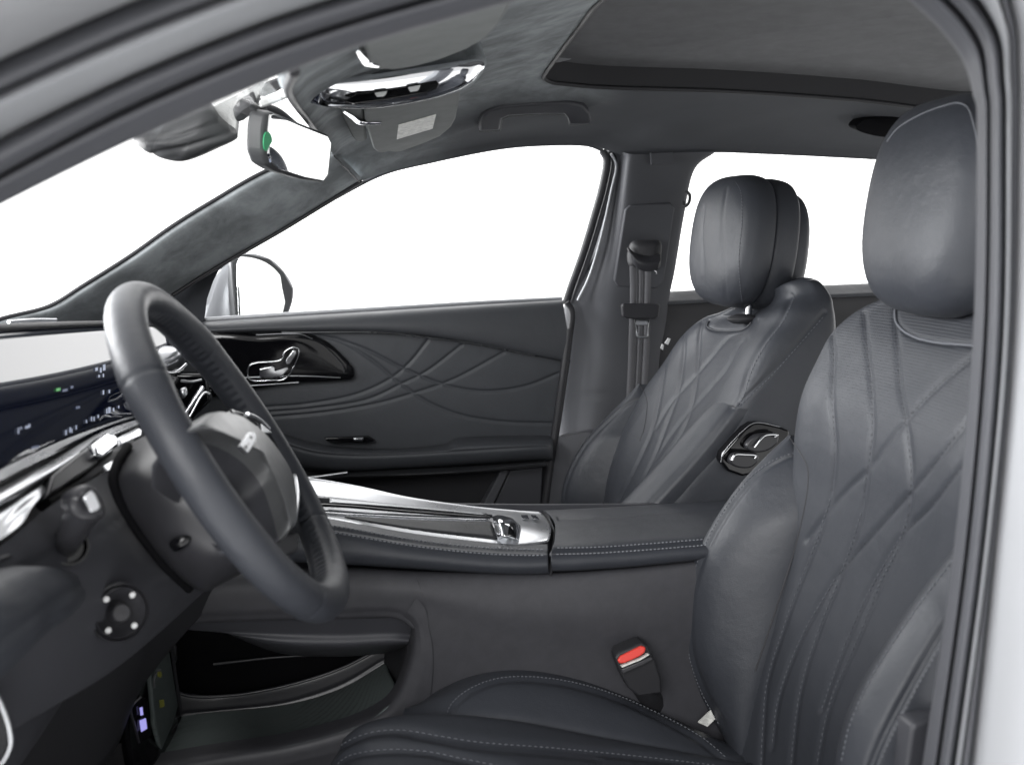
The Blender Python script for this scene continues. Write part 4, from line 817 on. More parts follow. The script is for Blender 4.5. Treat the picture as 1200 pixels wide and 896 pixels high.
# leather roll along the near edge of the deck
lr = [[(290, 592, 1.215), (400, 609.5, 1.215), (480, 624, 1.215), (560, 634, 1.215), (610, 637.5, 1.215), (642, 637, 1.215)],
      [(290, 598, 1.195), (400, 614, 1.195), (480, 629, 1.195), (560, 639, 1.195), (610, 642, 1.195), (642, 642, 1.195)],
      [(290, 608, 1.172), (400, 623, 1.172), (480, 637, 1.172), (560, 646, 1.172), (610, 649, 1.172), (642, 649, 1.172)],
      [(290, 630, 1.160), (400, 642, 1.160), (480, 652, 1.160), (560, 660, 1.160), (610, 662, 1.160), (642.5, 661, 1.160)],
      [(290, 650, 1.166), (400, 657, 1.166), (480, 663, 1.166), (560, 669, 1.166), (610, 671, 1.166), (643, 670, 1.166)],
      [(290, 656, 1.18), (400, 661, 1.18), (480, 666, 1.18), (560, 671.5, 1.18), (610, 673.5, 1.18), (643, 672.5, 1.18)]]
roll = patch('leather_roll', [L(r) for r in lr], 120, 40, m_leather, con, thick=.004, grooves=[[(300, 606), (400, 620.5), (480, 634), (560, 643), (642, 646.5)]], depth=.0025, width=.002)
stitches('roll_stitching', bvh(roll), [[(300, 603), (400, 617.5), (480, 631.5), (560, 640.8), (610, 643.5), (641, 644)], [(300, 611), (400, 625.5), (480, 639), (560, 648), (610, 650.5), (641, 650.5)]], m_stitchl, roll, step=.0055, ln=.0036, r=.0008)
# satin deck: far blade, tray insert, selector
zd = .002
patch('deck', [L([(300, 556, 1.42), (362, 559.5, 1.42), (420, 569, 1.42), (480, 582, 1.42), (550, 592, 1.42), (600, 597, 1.42), (632, 599, 1.42)]), L([(300, 562, 1.405), (362, 565, 1.405), (420, 574, 1.405), (480, 585.5, 1.405), (550, 595, 1.405), (600, 600, 1.405), (638, 604, 1.40)]),
   L([(300, 575, 1.36), (362, 578, 1.36), (420, 585, 1.36), (480, 594, 1.36), (550, 602, 1.355), (600, 606, 1.355), (644, 612, 1.35)]), L([(300, 588, 1.30), (362, 592, 1.29), (420, 600, 1.29), (480, 608, 1.29), (550, 614, 1.29), (600, 617, 1.285), (646, 621, 1.28)]),
   L([(300, 592, 1.225), (400, 607, 1.225), (440, 616, 1.225), (480, 622.5, 1.225), (560, 632.5, 1.225), (605, 635, 1.225), (644, 629, 1.235)]), L([(300, 595, 1.212), (400, 610, 1.212), (440, 618, 1.212), (480, 625, 1.212), (560, 635, 1.212), (606, 637.5, 1.212), (642, 633, 1.222)])], 110, 40, m_satin, con, thick=.006)
up_ = np.array([0, -.0012, .0016])
def deckpanel(name, pts, m, parent=con, th=.004, bev=.001, lift=1.0):
    return panel(name, [p+up_*lift for p in L(pts)], th, m, parent, bev=bev, push=(0, .001, -th))
deck = [o for o in bpy.data.objects if o.name == 'deck'][0]; tdk = bvh(deck)
def decal(name, top, bot, m, lift):
    A_, B_ = smooth2(top, 40), smooth2(bot, 40); R_ = []
    for t in np.linspace(0, 1, 6):
        q = [hit(tdk, *(x*(1-t)+y*t)) for x, y in zip(A_, B_)]
        R_.append([h[0]+h[1]*lift for h in q])
    o = mesh(name, np.array(R_).reshape(-1, 3), gfaces(6, 40), m, con, 60, faceview=True); solid(o, .0012); return o
decal('insert_recess', [(345, 579), (400, 584.5), (480, 593.5), (560, 601.5), (577, 604)], [(345, 592), (400, 594), (480, 600.5), (560, 606), (577, 606.5)], m_gloss, .0014)
decal('insert_blade', [(386, 585.5), (440, 590.5), (500, 596), (570, 603.4)], [(386, 590.5), (440, 594), (500, 598.6), (570, 605)], m_satin, .003)
decal('insert_edge', [(345, 595), (390, 599.5), (480, 605), (574, 608.5)], [(345, 601), (390, 603.6), (480, 608.2), (574, 611)], m_chrome, .003)
decal('veneer_insert', [(404, 605.2), (480, 609.5), (576, 612)], [(404, 606.4), (480, 619.5), (583, 632)], m_wood, .0014)
sel = [[(576, 606, 1.30), (582, 604.5, 1.30), (592, 605, 1.305), (602, 609, 1.30), (610, 617, 1.29)], [(577, 609, 1.285), (583, 605, 1.28), (594, 607, 1.28), (604, 613, 1.275), (610, 622, 1.27)], [(579, 618, 1.26), (585, 613, 1.245), (595, 615, 1.245), (604, 622, 1.245), (609, 629, 1.245)], [(583, 631, 1.232), (590, 629, 1.225), (598, 630, 1.225), (604, 632, 1.225), (608, 634, 1.228)]]
sl = patch('gear_selector', [[p+up_ for p in L(r)] for r in sel], 30, 30, m_chrome, con, thick=.004)
patch('selector_face', [[p+up_*2.5 for p in L([(590, 610, 1.275), (597, 611, 1.275), (604, 616, 1.27)])], [p+up_*2.5 for p in L([(592, 619, 1.245), (598, 619, 1.243), (605, 624, 1.243)])], [p+up_*2 for p in L([(595, 629, 1.227), (600, 629, 1.226), (605, 631, 1.228)])]], 12, 12, m_gloss, con, thick=.002)
for q in ([(610, 604.5, 1.37), (618, 604.5, 1.37), (620, 609, 1.34), (612, 609, 1.34)], [(622, 604.5, 1.37), (628, 605, 1.37), (632, 609.5, 1.34), (624, 609, 1.34)]):
    deckpanel('deck_button', q, m_chrome, th=.002, bev=.0006, lift=1.6)
# armrest lid
al_ = [[(636, 597.5, 1.43), (660, 596.5, 1.43), (740, 592.5, 1.43), (850, 586, 1.43), (930, 582, 1.43)],
       [(641, 600, 1.40), (664, 598.5, 1.40), (740, 594.5, 1.40), (850, 588, 1.40), (930, 584, 1.40)],
       [(650, 612, 1.33), (672, 610.5, 1.33), (745, 606, 1.33), (850, 598.5, 1.33), (930, 594, 1.33)],
       [(650, 633, 1.215), (672, 632, 1.215), (745, 627, 1.215), (840, 621, 1.215), (930, 616, 1.215)],
       [(647, 643, 1.18), (670, 643, 1.18), (745, 638.5, 1.18), (835, 632, 1.18), (930, 627, 1.18)],
       [(646, 656, 1.164), (670, 656, 1.164), (745, 651.5, 1.164), (832, 645, 1.164), (930, 640, 1.164)],
       [(647, 667, 1.168), (670, 667, 1.168), (745, 662, 1.168), (830, 654, 1.168), (930, 649, 1.168)],
       [(648, 669, 1.185), (670, 669, 1.185), (745, 664, 1.185), (830, 656, 1.185), (930, 651, 1.185)]]
lid = patch('armrest_lid', [L(r) for r in al_], 120, 70, m_leather, con, thick=.006, grooves=[[(655, 607), (690, 606.5), (760, 601.5), (850, 596), (930, 590)], [(648, 646), (700, 644), (760, 640), (835, 634.5)]], depth=.0026, width=.0024)
stitches('lid_stitching', bvh(lid), [[(652, 642), (700, 641), (760, 637), (836, 631)], [(651, 649.5), (700, 648), (760, 644), (834, 638)]], m_stitchl, lid, step=.0055, ln=.0036, r=.0008)
patch('lid_end', [L([(636, 598, 1.43), (642, 602, 1.39), (649, 613, 1.32), (650, 634, 1.215), (647, 645, 1.18), (646, 657, 1.166), (647.5, 668, 1.17)]), [p+np.array([-.004, .0, -.02]) for p in L([(636, 598, 1.43), (642, 602, 1.39), (648, 613, 1.32), (648, 634, 1.22), (645, 645, 1.19), (645, 657, 1.175), (647, 668, 1.175)])]], 6, 40, m_dark, con)
patch('far_side', [L([(250, 560, 1.44), (500, 590, 1.44), (900, 590, 1.44)]), L([(250, 800, 1.44), (500, 800, 1.44), (900, 800, 1.44)])], 10, 6, m_plastic, con, thick=.01)

# ================================================================== seats
def closed_back(name, rows, m, parent, ncol=170, nrow=230, grooves=None, cap=True, **kw):
    """backrest from stacked closed sections (front from far edge to near edge, then round the back)"""
    base = np.array([cr(r, ncol, True) for r in rows])
    g = cru(base, nrow)
    if grooves: g = groove_side(g, grooves, **kw)
    v = list(g.reshape(-1, 3)); f = gfaces(nrow, ncol, cu=True)
    for ring, sgn in ((0, 1), (nrow-1, 0)):
        c = g[ring].mean(0); k = len(v); v.append(c)
        f += [(ring*ncol+i, ring*ncol+(i+1) % ncol, k) for i in range(ncol)]
    return mesh(name, v, f, m, parent, 70, recalc=True)
def groove_side(g, curves, depth=.004, width=.005, puff=0., pw=.03):
    """like groove() for a closed loft: only faces turned to the camera are pressed"""
    gg = np.concatenate([g[:, -1:], g, g[:, :1]], 1)
    du = (gg[:, 2:]-gg[:, :-2]); dv = np.gradient(g, axis=0)
    n = np.cross(du, dv); n /= np.linalg.norm(n, axis=-1, keepdims=True)+1e-12
    c = g.mean(1, keepdims=True)
    if np.sum(n*(g-c)) < 0: n = -n
    face = np.clip(np.sum(n*(C0-g), -1)/np.linalg.norm(C0-g, axis=-1)*6, 0, 1).reshape(-1)
    v = g.reshape(-1, 3); q = proj(v); best = np.full(len(v), 1e9)
    for cc in curves: best = np.minimum(best, segdist(q[:, :2], smooth2(cc) if len(cc) > 2 else np.array(cc, float))*q[:, 2]/F)
    off = (-depth*np.exp(-(best/width)**2)+puff*(1-np.exp(-(best/pw)**2)))*face
    return (v+n.reshape(-1, 3)*off[:, None]).reshape(g.shape)
def head_rest(parent, c, fx, tilt, W, H, m, grooves=None, seam=True, yaw=0.0, D=.115):
    """padded winged headrest: domed front pad, valley, side wing and back shell"""
    ax = np.array([-math.cos(tilt)*math.cos(yaw), -math.cos(tilt)*math.sin(yaw), math.sin(tilt)*.6]); ax /= np.linalg.norm(ax)   # towards the passenger's face
    ay = np.cross([0, 0, 1.], ax); ay /= np.linalg.norm(ay); az = np.cross(ax, ay)
    th = np.linspace(0, 2*math.pi, 150, endpoint=False)
    e = .56
    oy = np.sign(np.cos(th))*np.abs(np.cos(th))**e; oz = np.sign(np.sin(th))*np.abs(np.sin(th))**(e*1.06)
    taper = 1-.10*(oz > 0)*np.abs(oz)**1.5-.13*(oz < 0)*np.abs(oz)**1.8
    def ring(s, x, dz=0): return c+ax*x+ay*(oy*taper*s*W/2)[:, None]+az*(oz*s*H/2+dz)[:, None]
    def shell(name, prof, m_, par):
        dense = cr([(a, b, d) for a, b, d in prof], len(prof)*5)
        g = np.array([ring(s, x, dz) for s, x, dz in dense])
        if name == 'headrest' and grooves: g = groove_side(g, grooves, depth=.0016, width=.0022)
        v = list(g.reshape(-1, 3)); f = gfaces(len(dense), 150, cu=True)
        for r in (0, len(dense)-1):
            k = len(v); v.append(g[r].mean(0)); f += [(r*150+i, r*150+(i+1) % 150, k) for i in range(150)]
        return mesh(name, v, f, m_, par, 70, recalc=True)
    a = shell('headrest', [(.02, fx, 0), (.30, fx-.001, 0), (.6, fx-.006, 0), (.82, fx-.016, 0), (.94, fx-.030, 0), (.99, fx-.045, 0), (1.0, fx-.058, 0), (.985, fx-.070, 0), (.93, fx-.076, 0), (.5, fx-.078, 0)], m, parent)
    b = shell('headrest_wing', [(.4, fx-.074, 0), (.90, fx-.075, 0), (.965, fx-.082, 0), (.985, fx-.098, -.001), (.98, fx-.112, -.002), (.95, fx-.120, -.003), (.4, fx-.121, -.003)], m, parent)
    d = shell('headrest_back', [(.4, fx-.116, -.010), (.84, fx-.117, -.010), (.90, fx-.125, -.010), (.90, fx-.135, -.011), (.82, fx-.150, -.014), (.5, fx-.158, -.018), (.03, fx-.160, -.02)], m, parent)
    return a, b, d, (ax, ay, az)

# ---------------------------------------------------------------- driver seat
drv = thing('bucket_seat', 'nearer charcoal leather front seat with diamond quilting, its headrest cut by the pillar', 'car seat', (.5, .96, .6), 'front seats')
def Xs(z): return float(np.interp(z, [.60, .70, .75, .835, .93, 1.02, 1.08, 1.13, 1.19, 1.267, 1.30, 1.345], [.515, .527, .536, .550, .576, .596, .602, .603, .612, .640, .660, .695]))
rows = []
for z, hw, rb in [(.60, .20, .02), (.70, .205, .02), (.80, .21, .02), (.90, .21, .02), (1.0, .21, .02), (1.08, .216, .02), (1.14, .219, .02), (1.19, .219, .022), (1.235, .213, .026), (1.27, .202, .03), (1.297, .176, .035), (1.315, .138, .04), (1.325, .095, .045)]:
    x0 = Xs(z); y0 = .96
    fr_ = []
    for u in (1.0, .93, .82, .62, .35, 0, -.35, -.62, -.82, -.93, -1.0):
        a = abs(u)
        fr_.append((x0+.016*(1-min(1, a/.8)**2)+(.055*max(0, (a-.72)/.28)**2.4), y0+u*hw, z))
    bk_ = [(x0+.105, y0-hw*.93, z), (x0+.135, y0-hw*.6, z), (x0+.14, y0, z), (x0+.135, y0+hw*.6, z), (x0+.105, y0+hw*.93, z)]
    rows.append(fr_+bk_)
rows.append([(np.array(p)*.5+np.array([Xs(1.32)+.06, .96, 1.332])*.5) for p in rows[-1]])
for r in rows[-1]: r[2] = 1.333
Z5 = lambda pts: [(780+a/1.807, 400+b/1.807) for a, b in pts]
dv = [Z5(q) for q in [
 [(350, -30), (355, 30), (352, 120), (358, 230), (350, 330), (320, 420), (280, 520), (245, 620), (215, 720), (205, 840), (200, 960)],
 [(420, -60), (425, 0), (435, 100), (437, 200), (425, 290), (415, 360), (390, 440), (360, 520), (320, 620), (285, 740), (270, 850), (262, 960)],
 [(485, -50), (490, 0), (495, 90), (510, 180), (520, 280), (515, 360), (490, 440), (455, 510), (410, 620), (350, 760), (325, 870), (312, 960)],
 [(720, -20), (640, 40), (560, 110), (490, 190), (430, 270), (370, 330), (300, 420)],
 [(720, 90), (640, 170), (560, 270), (500, 340), (420, 430), (360, 500), (290, 620), (240, 750), (225, 860)],
 [(720, 160), (630, 260), (560, 350), (500, 410), (430, 530), (380, 640), (330, 780)],
]]
bib = [(1053, 352), (1049, 366), (1052, 380), (1066, 392), (1090, 400), (1145, 405)]
back = closed_back('backrest', rows, m_perf, drv, 330, 300, grooves=dv+[bib], depth=.0027, width=.0030, puff=.0003, pw=.009)
tb = bvh(back)
offs = lambda c, d: [(a+d, b) for a, b in c]
stitches('quilt_stitching', tb, [c[:-6] if k < 3 else c[:-3] for k, c in enumerate(dv)], m_stitchd, back, step=.0075, ln=.0040, r=.00035, lift=.0001)
stitches('quilt_stitching', tb, [c[-7:] for c in dv[:3]]+[c[-4:] for c in dv[4:]], m_stitch, back, step=.0075, ln=.0042, r=.00055, lift=.0006)
tube('bib_piping', [h[0]+h[1]*.001 for h in (hit(tb, *q) for q in smooth2(bib, 40)) if h], .0016, m_stitch, back, n=40, ns=8, smooth=False)
# plain leather panel round the bib, lower lip of the headrest guide
gd_ = hit(tb, 1098, 382)
pillow('headrest_guide', L([(1083, 378, .985), (1092, 373, .98), (1106, 373, .97), (1114, 378, .965), (1106, 383, .97), (1092, 383, .98)]), .004, m_satin, drv, n=30, rings=6, back=.02)
tube('headrest_post', [P(1098, 378, .985)+np.array([.02, 0, 0]), P(1098, 330, .985)+np.array([.03, 0, 0])], .006, m_chrome, drv, n=8, ns=12)
tube('headrest_post', [P(1098, 378, .985)+np.array([.02, -.10, 0]), P(1098, 330, .985)+np.array([.03, -.10, 0])], .006, m_chrome, drv, n=8, ns=12)
# side bolsters
def bolster(parent, seam, sil, ys, yc, side, n=120):
    """pad between its seam on the backrest and its outer edge"""
    a = L([(p[0], p[1], y) for p, y in zip(seam, ys)]); b = L([(p[0], p[1], y) for p, y in zip(sil, yc)])
    out = []
    s = side
    for i, (p, q) in enumerate(zip(a, b)):
        w_ = min(1, (i/(len(a)*.42)))**.8; e_ = .25+.75*min(1, i/4)
        out.append([p+np.array([.035, 0, 0]), p+np.array([.004, 0, 0]), p*.82+q*.18+np.array([-.014*w_, -.002, .006*w_]), p*.5+q*.5+np.array([-.022*w_, -.004, .008*w_]), p*.2+q*.8+np.array([-.013*w_, -.003, .005*w_]), q, q+np.array([.012, s*.010, -.004]), q+np.array([.05*e_, s*.010, -.006]), q+np.array([.11*e_, -s*.01, -.006])])
    return [list(r) for r in zip(*out)]
seam = [(925, 511), (936, 528), (946, 547), (947, 570), (941, 605), (930, 650), (913, 704), (898, 750), (885, 787), (875, 830), (871, 865), (872, 920)]
sil = [(925, 509), (896, 536), (863, 572), (832, 618), (812, 660), (801, 700), (800, 725), (804, 768), (820, 812), (842, 852), (866, 888), (890, 925)]
br = bolster(drv, seam, sil, [1.172, 1.155, 1.135, 1.12, 1.105]+[1.10]*7, [1.176, 1.178, 1.18, 1.18]+[1.18]*8, 1)
bo = patch('side_bolster', br, 130, 60, m_leather, drv, grooves=[[(938, 531), (915, 540), (890, 556), (866, 582), (840, 622), (821, 662), (811, 700), (809, 730), (812, 768), (826, 808), (848, 848)]], depth=.0022, width=.0026)
tbo = bvh(bo)
bead('bolster_seam', bvh(bo, back), [(926, 513), (937, 529), (946, 547), (946.5, 570), (941, 603), (930, 648), (913, 702), (898, 748), (885, 786)], .0012, m_stitchd, bo, lift=-.0002, n=90)
stitches('bolster_stitching', tbo, [[(936, 529), (912, 536.5), (887, 552.5), (862, 578.5), (836, 619), (816.5, 661), (806.5, 700), (804.5, 730), (808, 768), (822, 810), (844, 850)]], m_stitch, bo, step=.0055, ln=.0036, r=.0007)
seam2 = [(1200, 540), (1165, 585), (1140, 618), (1115, 649), (1084, 690), (1057, 727), (1034, 762), (1012, 798), (997, 830), (988, 860), (982, 890), (978, 940)]
sil2 = [(1200, 545), (1180, 610), (1150, 668), (1120, 714), (1106, 733), (1086, 766), (1068, 798), (1050, 832), (1036, 858), (1026, 880), (1018, 905), (1010, 945)]
a = L([(p[0], p[1], .80) for p in seam2]); b = L([(p[0], p[1], .745) for p in sil2])
out = []
for p, q in zip(a, b):
    out.append([p+np.array([.05, .01, 0]), p+np.array([.006, .004, 0]), p*.85+q*.15+np.array([-.008, 0, .003]), p*.5+q*.5+np.array([-.014, 0, .005]), p*.15+q*.85+np.array([-.007, -.002, .002]), q, q+np.array([.010, -.006, 0]), q+np.array([.06, -.012, 0]), q+np.array([.085, .01, 0])])
bo2 = patch('side_bolster', [list(r) for r in zip(*out)], 130, 60, m_leather, drv, grooves=[[(1150, 670), (1108, 733), (1070, 798), (1038, 858), (1012, 920)]], depth=.002, width=.003)
stitches('bolster_stitching', bvh(bo2), [[(1122, 649), (1064, 727), (1019, 798), (996, 850), (986, 894)], [(1160, 668), (1114, 737), (1076, 802), (1045, 862), (1030, 894)]], m_stitch, bo2, step=.0055, ln=.0036, r=.0007)
# plastic corner and belt anchor beside the pillar
panel('side_trim', L([(1068, 856, .72), (1072, 848, .72), (1088, 842, .72), (1116, 838, .72), (1116, 940, .72), (1056, 940, .72)]), .03, m_plastic, drv, bev=.004)
# woven tag on the shoulder
tg = [P(968, 403, 1.165), P(977, 393, 1.165), P(980, 397, 1.158), P(984, 402, 1.15), P(968, 420, 1.15), P(962, 414, 1.16)]
tgq = L([(963, 413, 1.166), (976.5, 393.5, 1.160), (981, 399, 1.155), (968, 418, 1.160)])
tag_ = panel('fabric_tag', tgq, .002, m_dark, drv, bev=0)
for k in range(5):
    f0, f1 = k/5+.04, k/5+.16
    A = lambda t, s: (tgq[3]*(1-t)+tgq[2]*t)*(1-s)+(tgq[0]*(1-t)+tgq[1]*t)*s+np.array([0, -.0012, .0003])
    mesh('tag_mark', [A(f0, .06), A(f1, .06), A(f1, .40), A(f0, .40)], [(0, 1, 2, 3)], m_white, tag_, 0, faceview=True)
# headrest
hc_ = P(1088, 243, .95)
hr = head_rest(drv, np.array([.698, .965, P(1088, 243, .95)[2]-.002]), .075, .18, .225, .238, m_leather, yaw=-.05)

thd = bvh(hr[0])
tube('headrest_piping', [h[0]+h[1]*.0004 for h in (hit(thd, *q) for q in smooth2([(1040, 166), (1052, 151), (1076, 136), (1104, 125), (1124, 121), (1134, 126), (1141, 145), (1146, 170), (1149, 210)], 50)) if h], .0011, m_stitch, hr[0], n=50, ns=8, smooth=False)
# cushion: centre panel and inner bolster
ce = [(372, 985), (378, 930), (386, 897), (394, 876), (407, 861), (430, 847.5), (465, 840), (510, 838.5), (560, 842), (620, 850), (700, 865), (800, 882), (900, 900), (960, 915)]
E0 = L(ce, 1.085)
cols = []
for p in E0:
    pass
rowsC = [[p+np.array([0, .012, -.02]) for p in E0], E0, [p+np.array([-.0, -.02, .006]) for p in E0], [p+np.array([0, -.07, .004]) for p in E0], [p+np.array([0, -.13, .0]) for p in E0], [p+np.array([0, -.20, .002]) for p in E0], [p+np.array([0, -.27, .008]) for p in E0], [p+np.array([0, -.30, -.02]) for p in E0]]
cg = [[(380, 893), (392, 879), (410, 867), (436, 857.5), (470, 855), (515, 862), (560, 869), (650, 876), (760, 887), (860, 899)],
      [(388, 905), (405, 887), (450, 878), (500, 880), (540, 888), (600, 900)], [(470, 856), (515, 865), (560, 873), (620, 878), (700, 886)],
      [(428, 848.5), (470, 846), (520, 848), (600, 857)]]
cc = patch('seat_cushion', rowsC, 260, 120, m_perfz, drv, grooves=cg[:3], depth=.0045, width=.005, puff=.003, pw=.025)
stitches('cushion_stitching', bvh(cc), [cg[0], cg[1]], m_stitch, cc, step=.0075, ln=.0045, r=.0007)
ci = [(478, 832), (486, 826), (515, 805), (550, 788), (590, 779.5), (630, 780.5), (680, 792), (730, 812), (780, 837), (830, 862), (870, 888), (905, 915)]
lo_ = [(470, 850), (500, 845), (530, 842), (560, 842), (600, 845), (640, 852), (690, 861), (740, 870), (790, 879), (835, 887), (880, 895), (920, 905)]
T0 = L(ci, 1.185); B0 = L(lo_, 1.09)
rws = [[p+np.array([0, .03, -.10]) for p in T0], [p+np.array([0, .016, -.03]) for p in T0], [p+np.array([0, .008, -.008]) for p in T0], T0]
for t, h_ in ((.12, .006), (.3, .012), (.55, .016), (.8, .010), (.95, .002)):
    rws.append([p*(1-t)+q*t+np.array([0, -.006, h_]) for p, q in zip(T0, B0)])
rws.append([q+np.array([0, -.002, -.012]) for q in B0])
cb = patch('cushion_bolster', rws, 140, 70, m_leather, drv, grooves=[[(525, 845), (532, 828), (548, 813), (580, 799), (620, 796.5), (670, 803), (720, 818), (770, 840), (820, 868), (850, 893)]], depth=.0028, width=.003)
stitches('cushion_stitching', bvh(cb), [[(521, 845), (528, 826), (545, 810), (579, 795.5), (620, 792.5), (671, 799), (722, 814), (772, 836), (823, 864), (854, 890)]], m_stitch, cb, step=.0055, ln=.0036, r=.0007)
patch('seat_base', [[(.08, 1.15, .72), (.3, 1.15, .74), (.62, 1.15, .66)], [(.09, 1.14, .6), (.3, 1.16, .58), (.62, 1.16, .56)]], 10, 6, m_dark, drv, thick=.02)
patch('seat_base', [[(.0, .76, .72), (.3, .76, .72), (.62, .76, .66)], [(.02, .78, .6), (.3, .78, .58), (.62, .78, .56)]], 10, 6, m_dark, drv, thick=.02)

# ---------------------------------------------------------------- passenger seat
pas = thing('bucket_seat', 'farther charcoal leather front seat with chrome switches on its inner side', 'car seat', (.6, 1.67, .6), 'front seats')
Z6 = lambda pts: [(640+a/3.447, 340+b/3.447) for a, b in pts]
far = [(836, 366), (818, 372), (800, 385), (785, 402), (768, 428), (750, 452), (735, 478), (720, 505), (712, 530), (704, 560), (700, 590), (690, 640)]
fY = [1.76, 1.80, 1.83, 1.85, 1.865, 1.87, 1.865, 1.86, 1.85, 1.85, 1.85, 1.85]
near = [(926, 328), (934, 346), (921, 362), (911, 380), (893, 405), (872, 447), (858, 474), (842, 500), (822, 530), (797, 557), (770, 588), (720, 640)]
nY = [1.50, 1.475, 1.465, 1.46, 1.455, 1.45, 1.45, 1.45, 1.45, 1.45, 1.45, 1.45]
rows = []
for (fa, fy, na, ny) in zip(far, fY, near, nY):
    p = P(*fa, fy); q = P(*na, ny)
    r = []
    for t in (0, .05, .14, .3, .5, .7, .86, .95, 1.0):
        u = abs(2*t-1)
        r.append(p*(1-t)+q*t+np.array([.022*(1-min(1, u/.8)**2), 0, 0])+np.array([.018*max(0, (u-.75)/.25)**2, 0, -(1-(t-.35)/.65 if t > .35 else t/.35)*float(np.interp(len(rows), [0, 1, 2, 3], [.022, .012, .005, 0]))]))
    p_ = r[0]; q_ = r[-1]
    k_ = float(np.interp(len(rows), [0, 1, 2, 3, 4, 5, 11], [.03, .045, .076, .098, .128, .15, .17])); r += [q_+np.array([.35*k_, -.010, .0]), q_+np.array([.8*k_, -.008, -.0]), q_+np.array([k_, .05, 0]), p_*.5+q_*.5+np.array([k_*1.05, 0, 0]), p_+np.array([k_*.95, -.04, 0]), p_+np.array([k_*.45, .0, 0])]
    rows.append(r)
top_ = [np.array(p)*.6+np.mean(rows[0], 0)*.4+np.array([0, 0, .004]) for p in rows[0]]
rows = [top_]+rows
pv = [Z6(q) for q in [
 [(500, 150), (490, 230), (475, 330), (455, 450), (430, 560), (370, 700), (300, 840), (270, 910)],
 [(575, 110), (560, 170), (555, 260), (540, 380), (520, 450), (480, 560), (430, 690), (340, 850), (310, 910)],
 [(630, 130), (620, 170), (615, 260), (605, 370), (590, 460), (550, 570), (480, 680), (400, 810)],
 [(790, 170), (740, 190), (660, 280), (580, 370), (500, 460), (440, 560)],
 [(800, 200), (780, 220), (740, 300), (650, 410), (560, 510), (480, 620), (430, 700)],
 [(700, 480), (620, 545), (560, 610), (500, 690)]]]
pbib = [(831, 376), (829, 382), (834, 386), (850, 388), (872, 386), (881, 378)]
sideseam = [[(928, 346), (921, 362), (913, 377), (892, 405), (878, 431), (866, 466), (857, 478), (826, 520), (794, 555), (762, 590)], [(866, 472), (901, 439), (933, 404), (966, 366)], [(843, 479), (850, 477), (858, 478)]]
pback = closed_back('backrest', rows, m_leather, pas, 300, 260, grooves=pv+[pbib]+sideseam, depth=.0026, width=.0036, puff=.0002, pw=.012)
tp = bvh(pback)
stitches('backrest_stitching', tp, [[(a+4, b+1) for a, b in sideseam[0]], [(a, b+4) for a, b in sideseam[1]]], m_stitch, pback, step=.007, ln=.0045, r=.0007)
for sm in sideseam[:2]: bead('side_seam', tp, sm, .0013, m_stitchd, pback, lift=-.0016, n=70)
bib_l = [(831, 378), (836, 370), (860, 366), (886, 366), (884, 376), (872, 384.5), (850, 387), (834, 385)]
tube('bib_piping', [h[0]+h[1]*.001 for h in (hit(tp, *q) for q in smooth2(pbib, 30)) if h], .0014, m_piping, pback, n=30, ns=8, smooth=False)
# far bolster
pseam = Z6([(375, 380), (395, 410), (407, 450), (405, 500), (395, 560), (378, 610), (350, 670), (335, 710), (320, 750), (300, 810), (290, 850), (280, 920)])
psil = Z6([(375, 376), (335, 420), (290, 465), (245, 510), (200, 555), (155, 610), (125, 655), (100, 700), (80, 750), (66, 800), (58, 860), (60, 930)])
pbr = bolster(pas, pseam, psil, [1.868, 1.855, 1.84, 1.828, 1.818]+[1.81]*7, [1.872, 1.876, 1.88]+[1.885]*9, 1)
pb_ = patch('side_bolster', pbr, 110, 50, m_leather, pas, grooves=[Z6([(400, 440), (350, 450), (300, 485), (250, 530), (200, 580), (150, 640), (110, 710), (80, 790), (70, 870)])], depth=.0025, width=.003)
stitches('bolster_stitching', bvh(pb_), [Z6([(395, 432), (345, 443), (295, 477), (245, 522), (195, 572), (145, 632), (104, 704), (75, 785)])], m_stitchd, pb_, step=.0055, ln=.0036, r=.0007)
bead('bolster_seam', bvh(pb_, pback), Z6([(378, 384), (396, 412), (407, 450), (405, 500), (395, 560), (378, 608)]), .0012, m_stitchd, pb_, lift=-.0002, n=60)
# near bolster: rounded ridge along the front edge of the side
rg = [(852, 474), (840, 487), (818, 514), (792, 545), (764, 575), (735, 606), (706, 640)]
rl = [(836, 481), (822, 495), (798, 520), (772, 550), (744, 580), (716, 610), (690, 642)]
a = L([(p[0], p[1], 1.545) for p in rl]); b = L([(p[0], p[1], 1.470) for p in rg]); c = L([(p[0]+12, p[1]+4, 1.447) for p in rg])
nbrows = [[p+np.array([.04, .01, -.01]) for p in a], a, [p*.75+q*.25+np.array([-.012, 0, .004]) for p, q in zip(a, b)], [p*.4+q*.6+np.array([-.016, 0, .006]) for p, q in zip(a, b)], [q+np.array([-.004, 0, .003]) for q in b], c, [q+np.array([.05, -.002, -.005]) for q in c]]
nbo = patch('side_bolster', nbrows, 80, 40, m_leather, pas, grooves=[[(858, 478), (826, 520), (794, 555), (762, 590)]], depth=.003, width=.003)
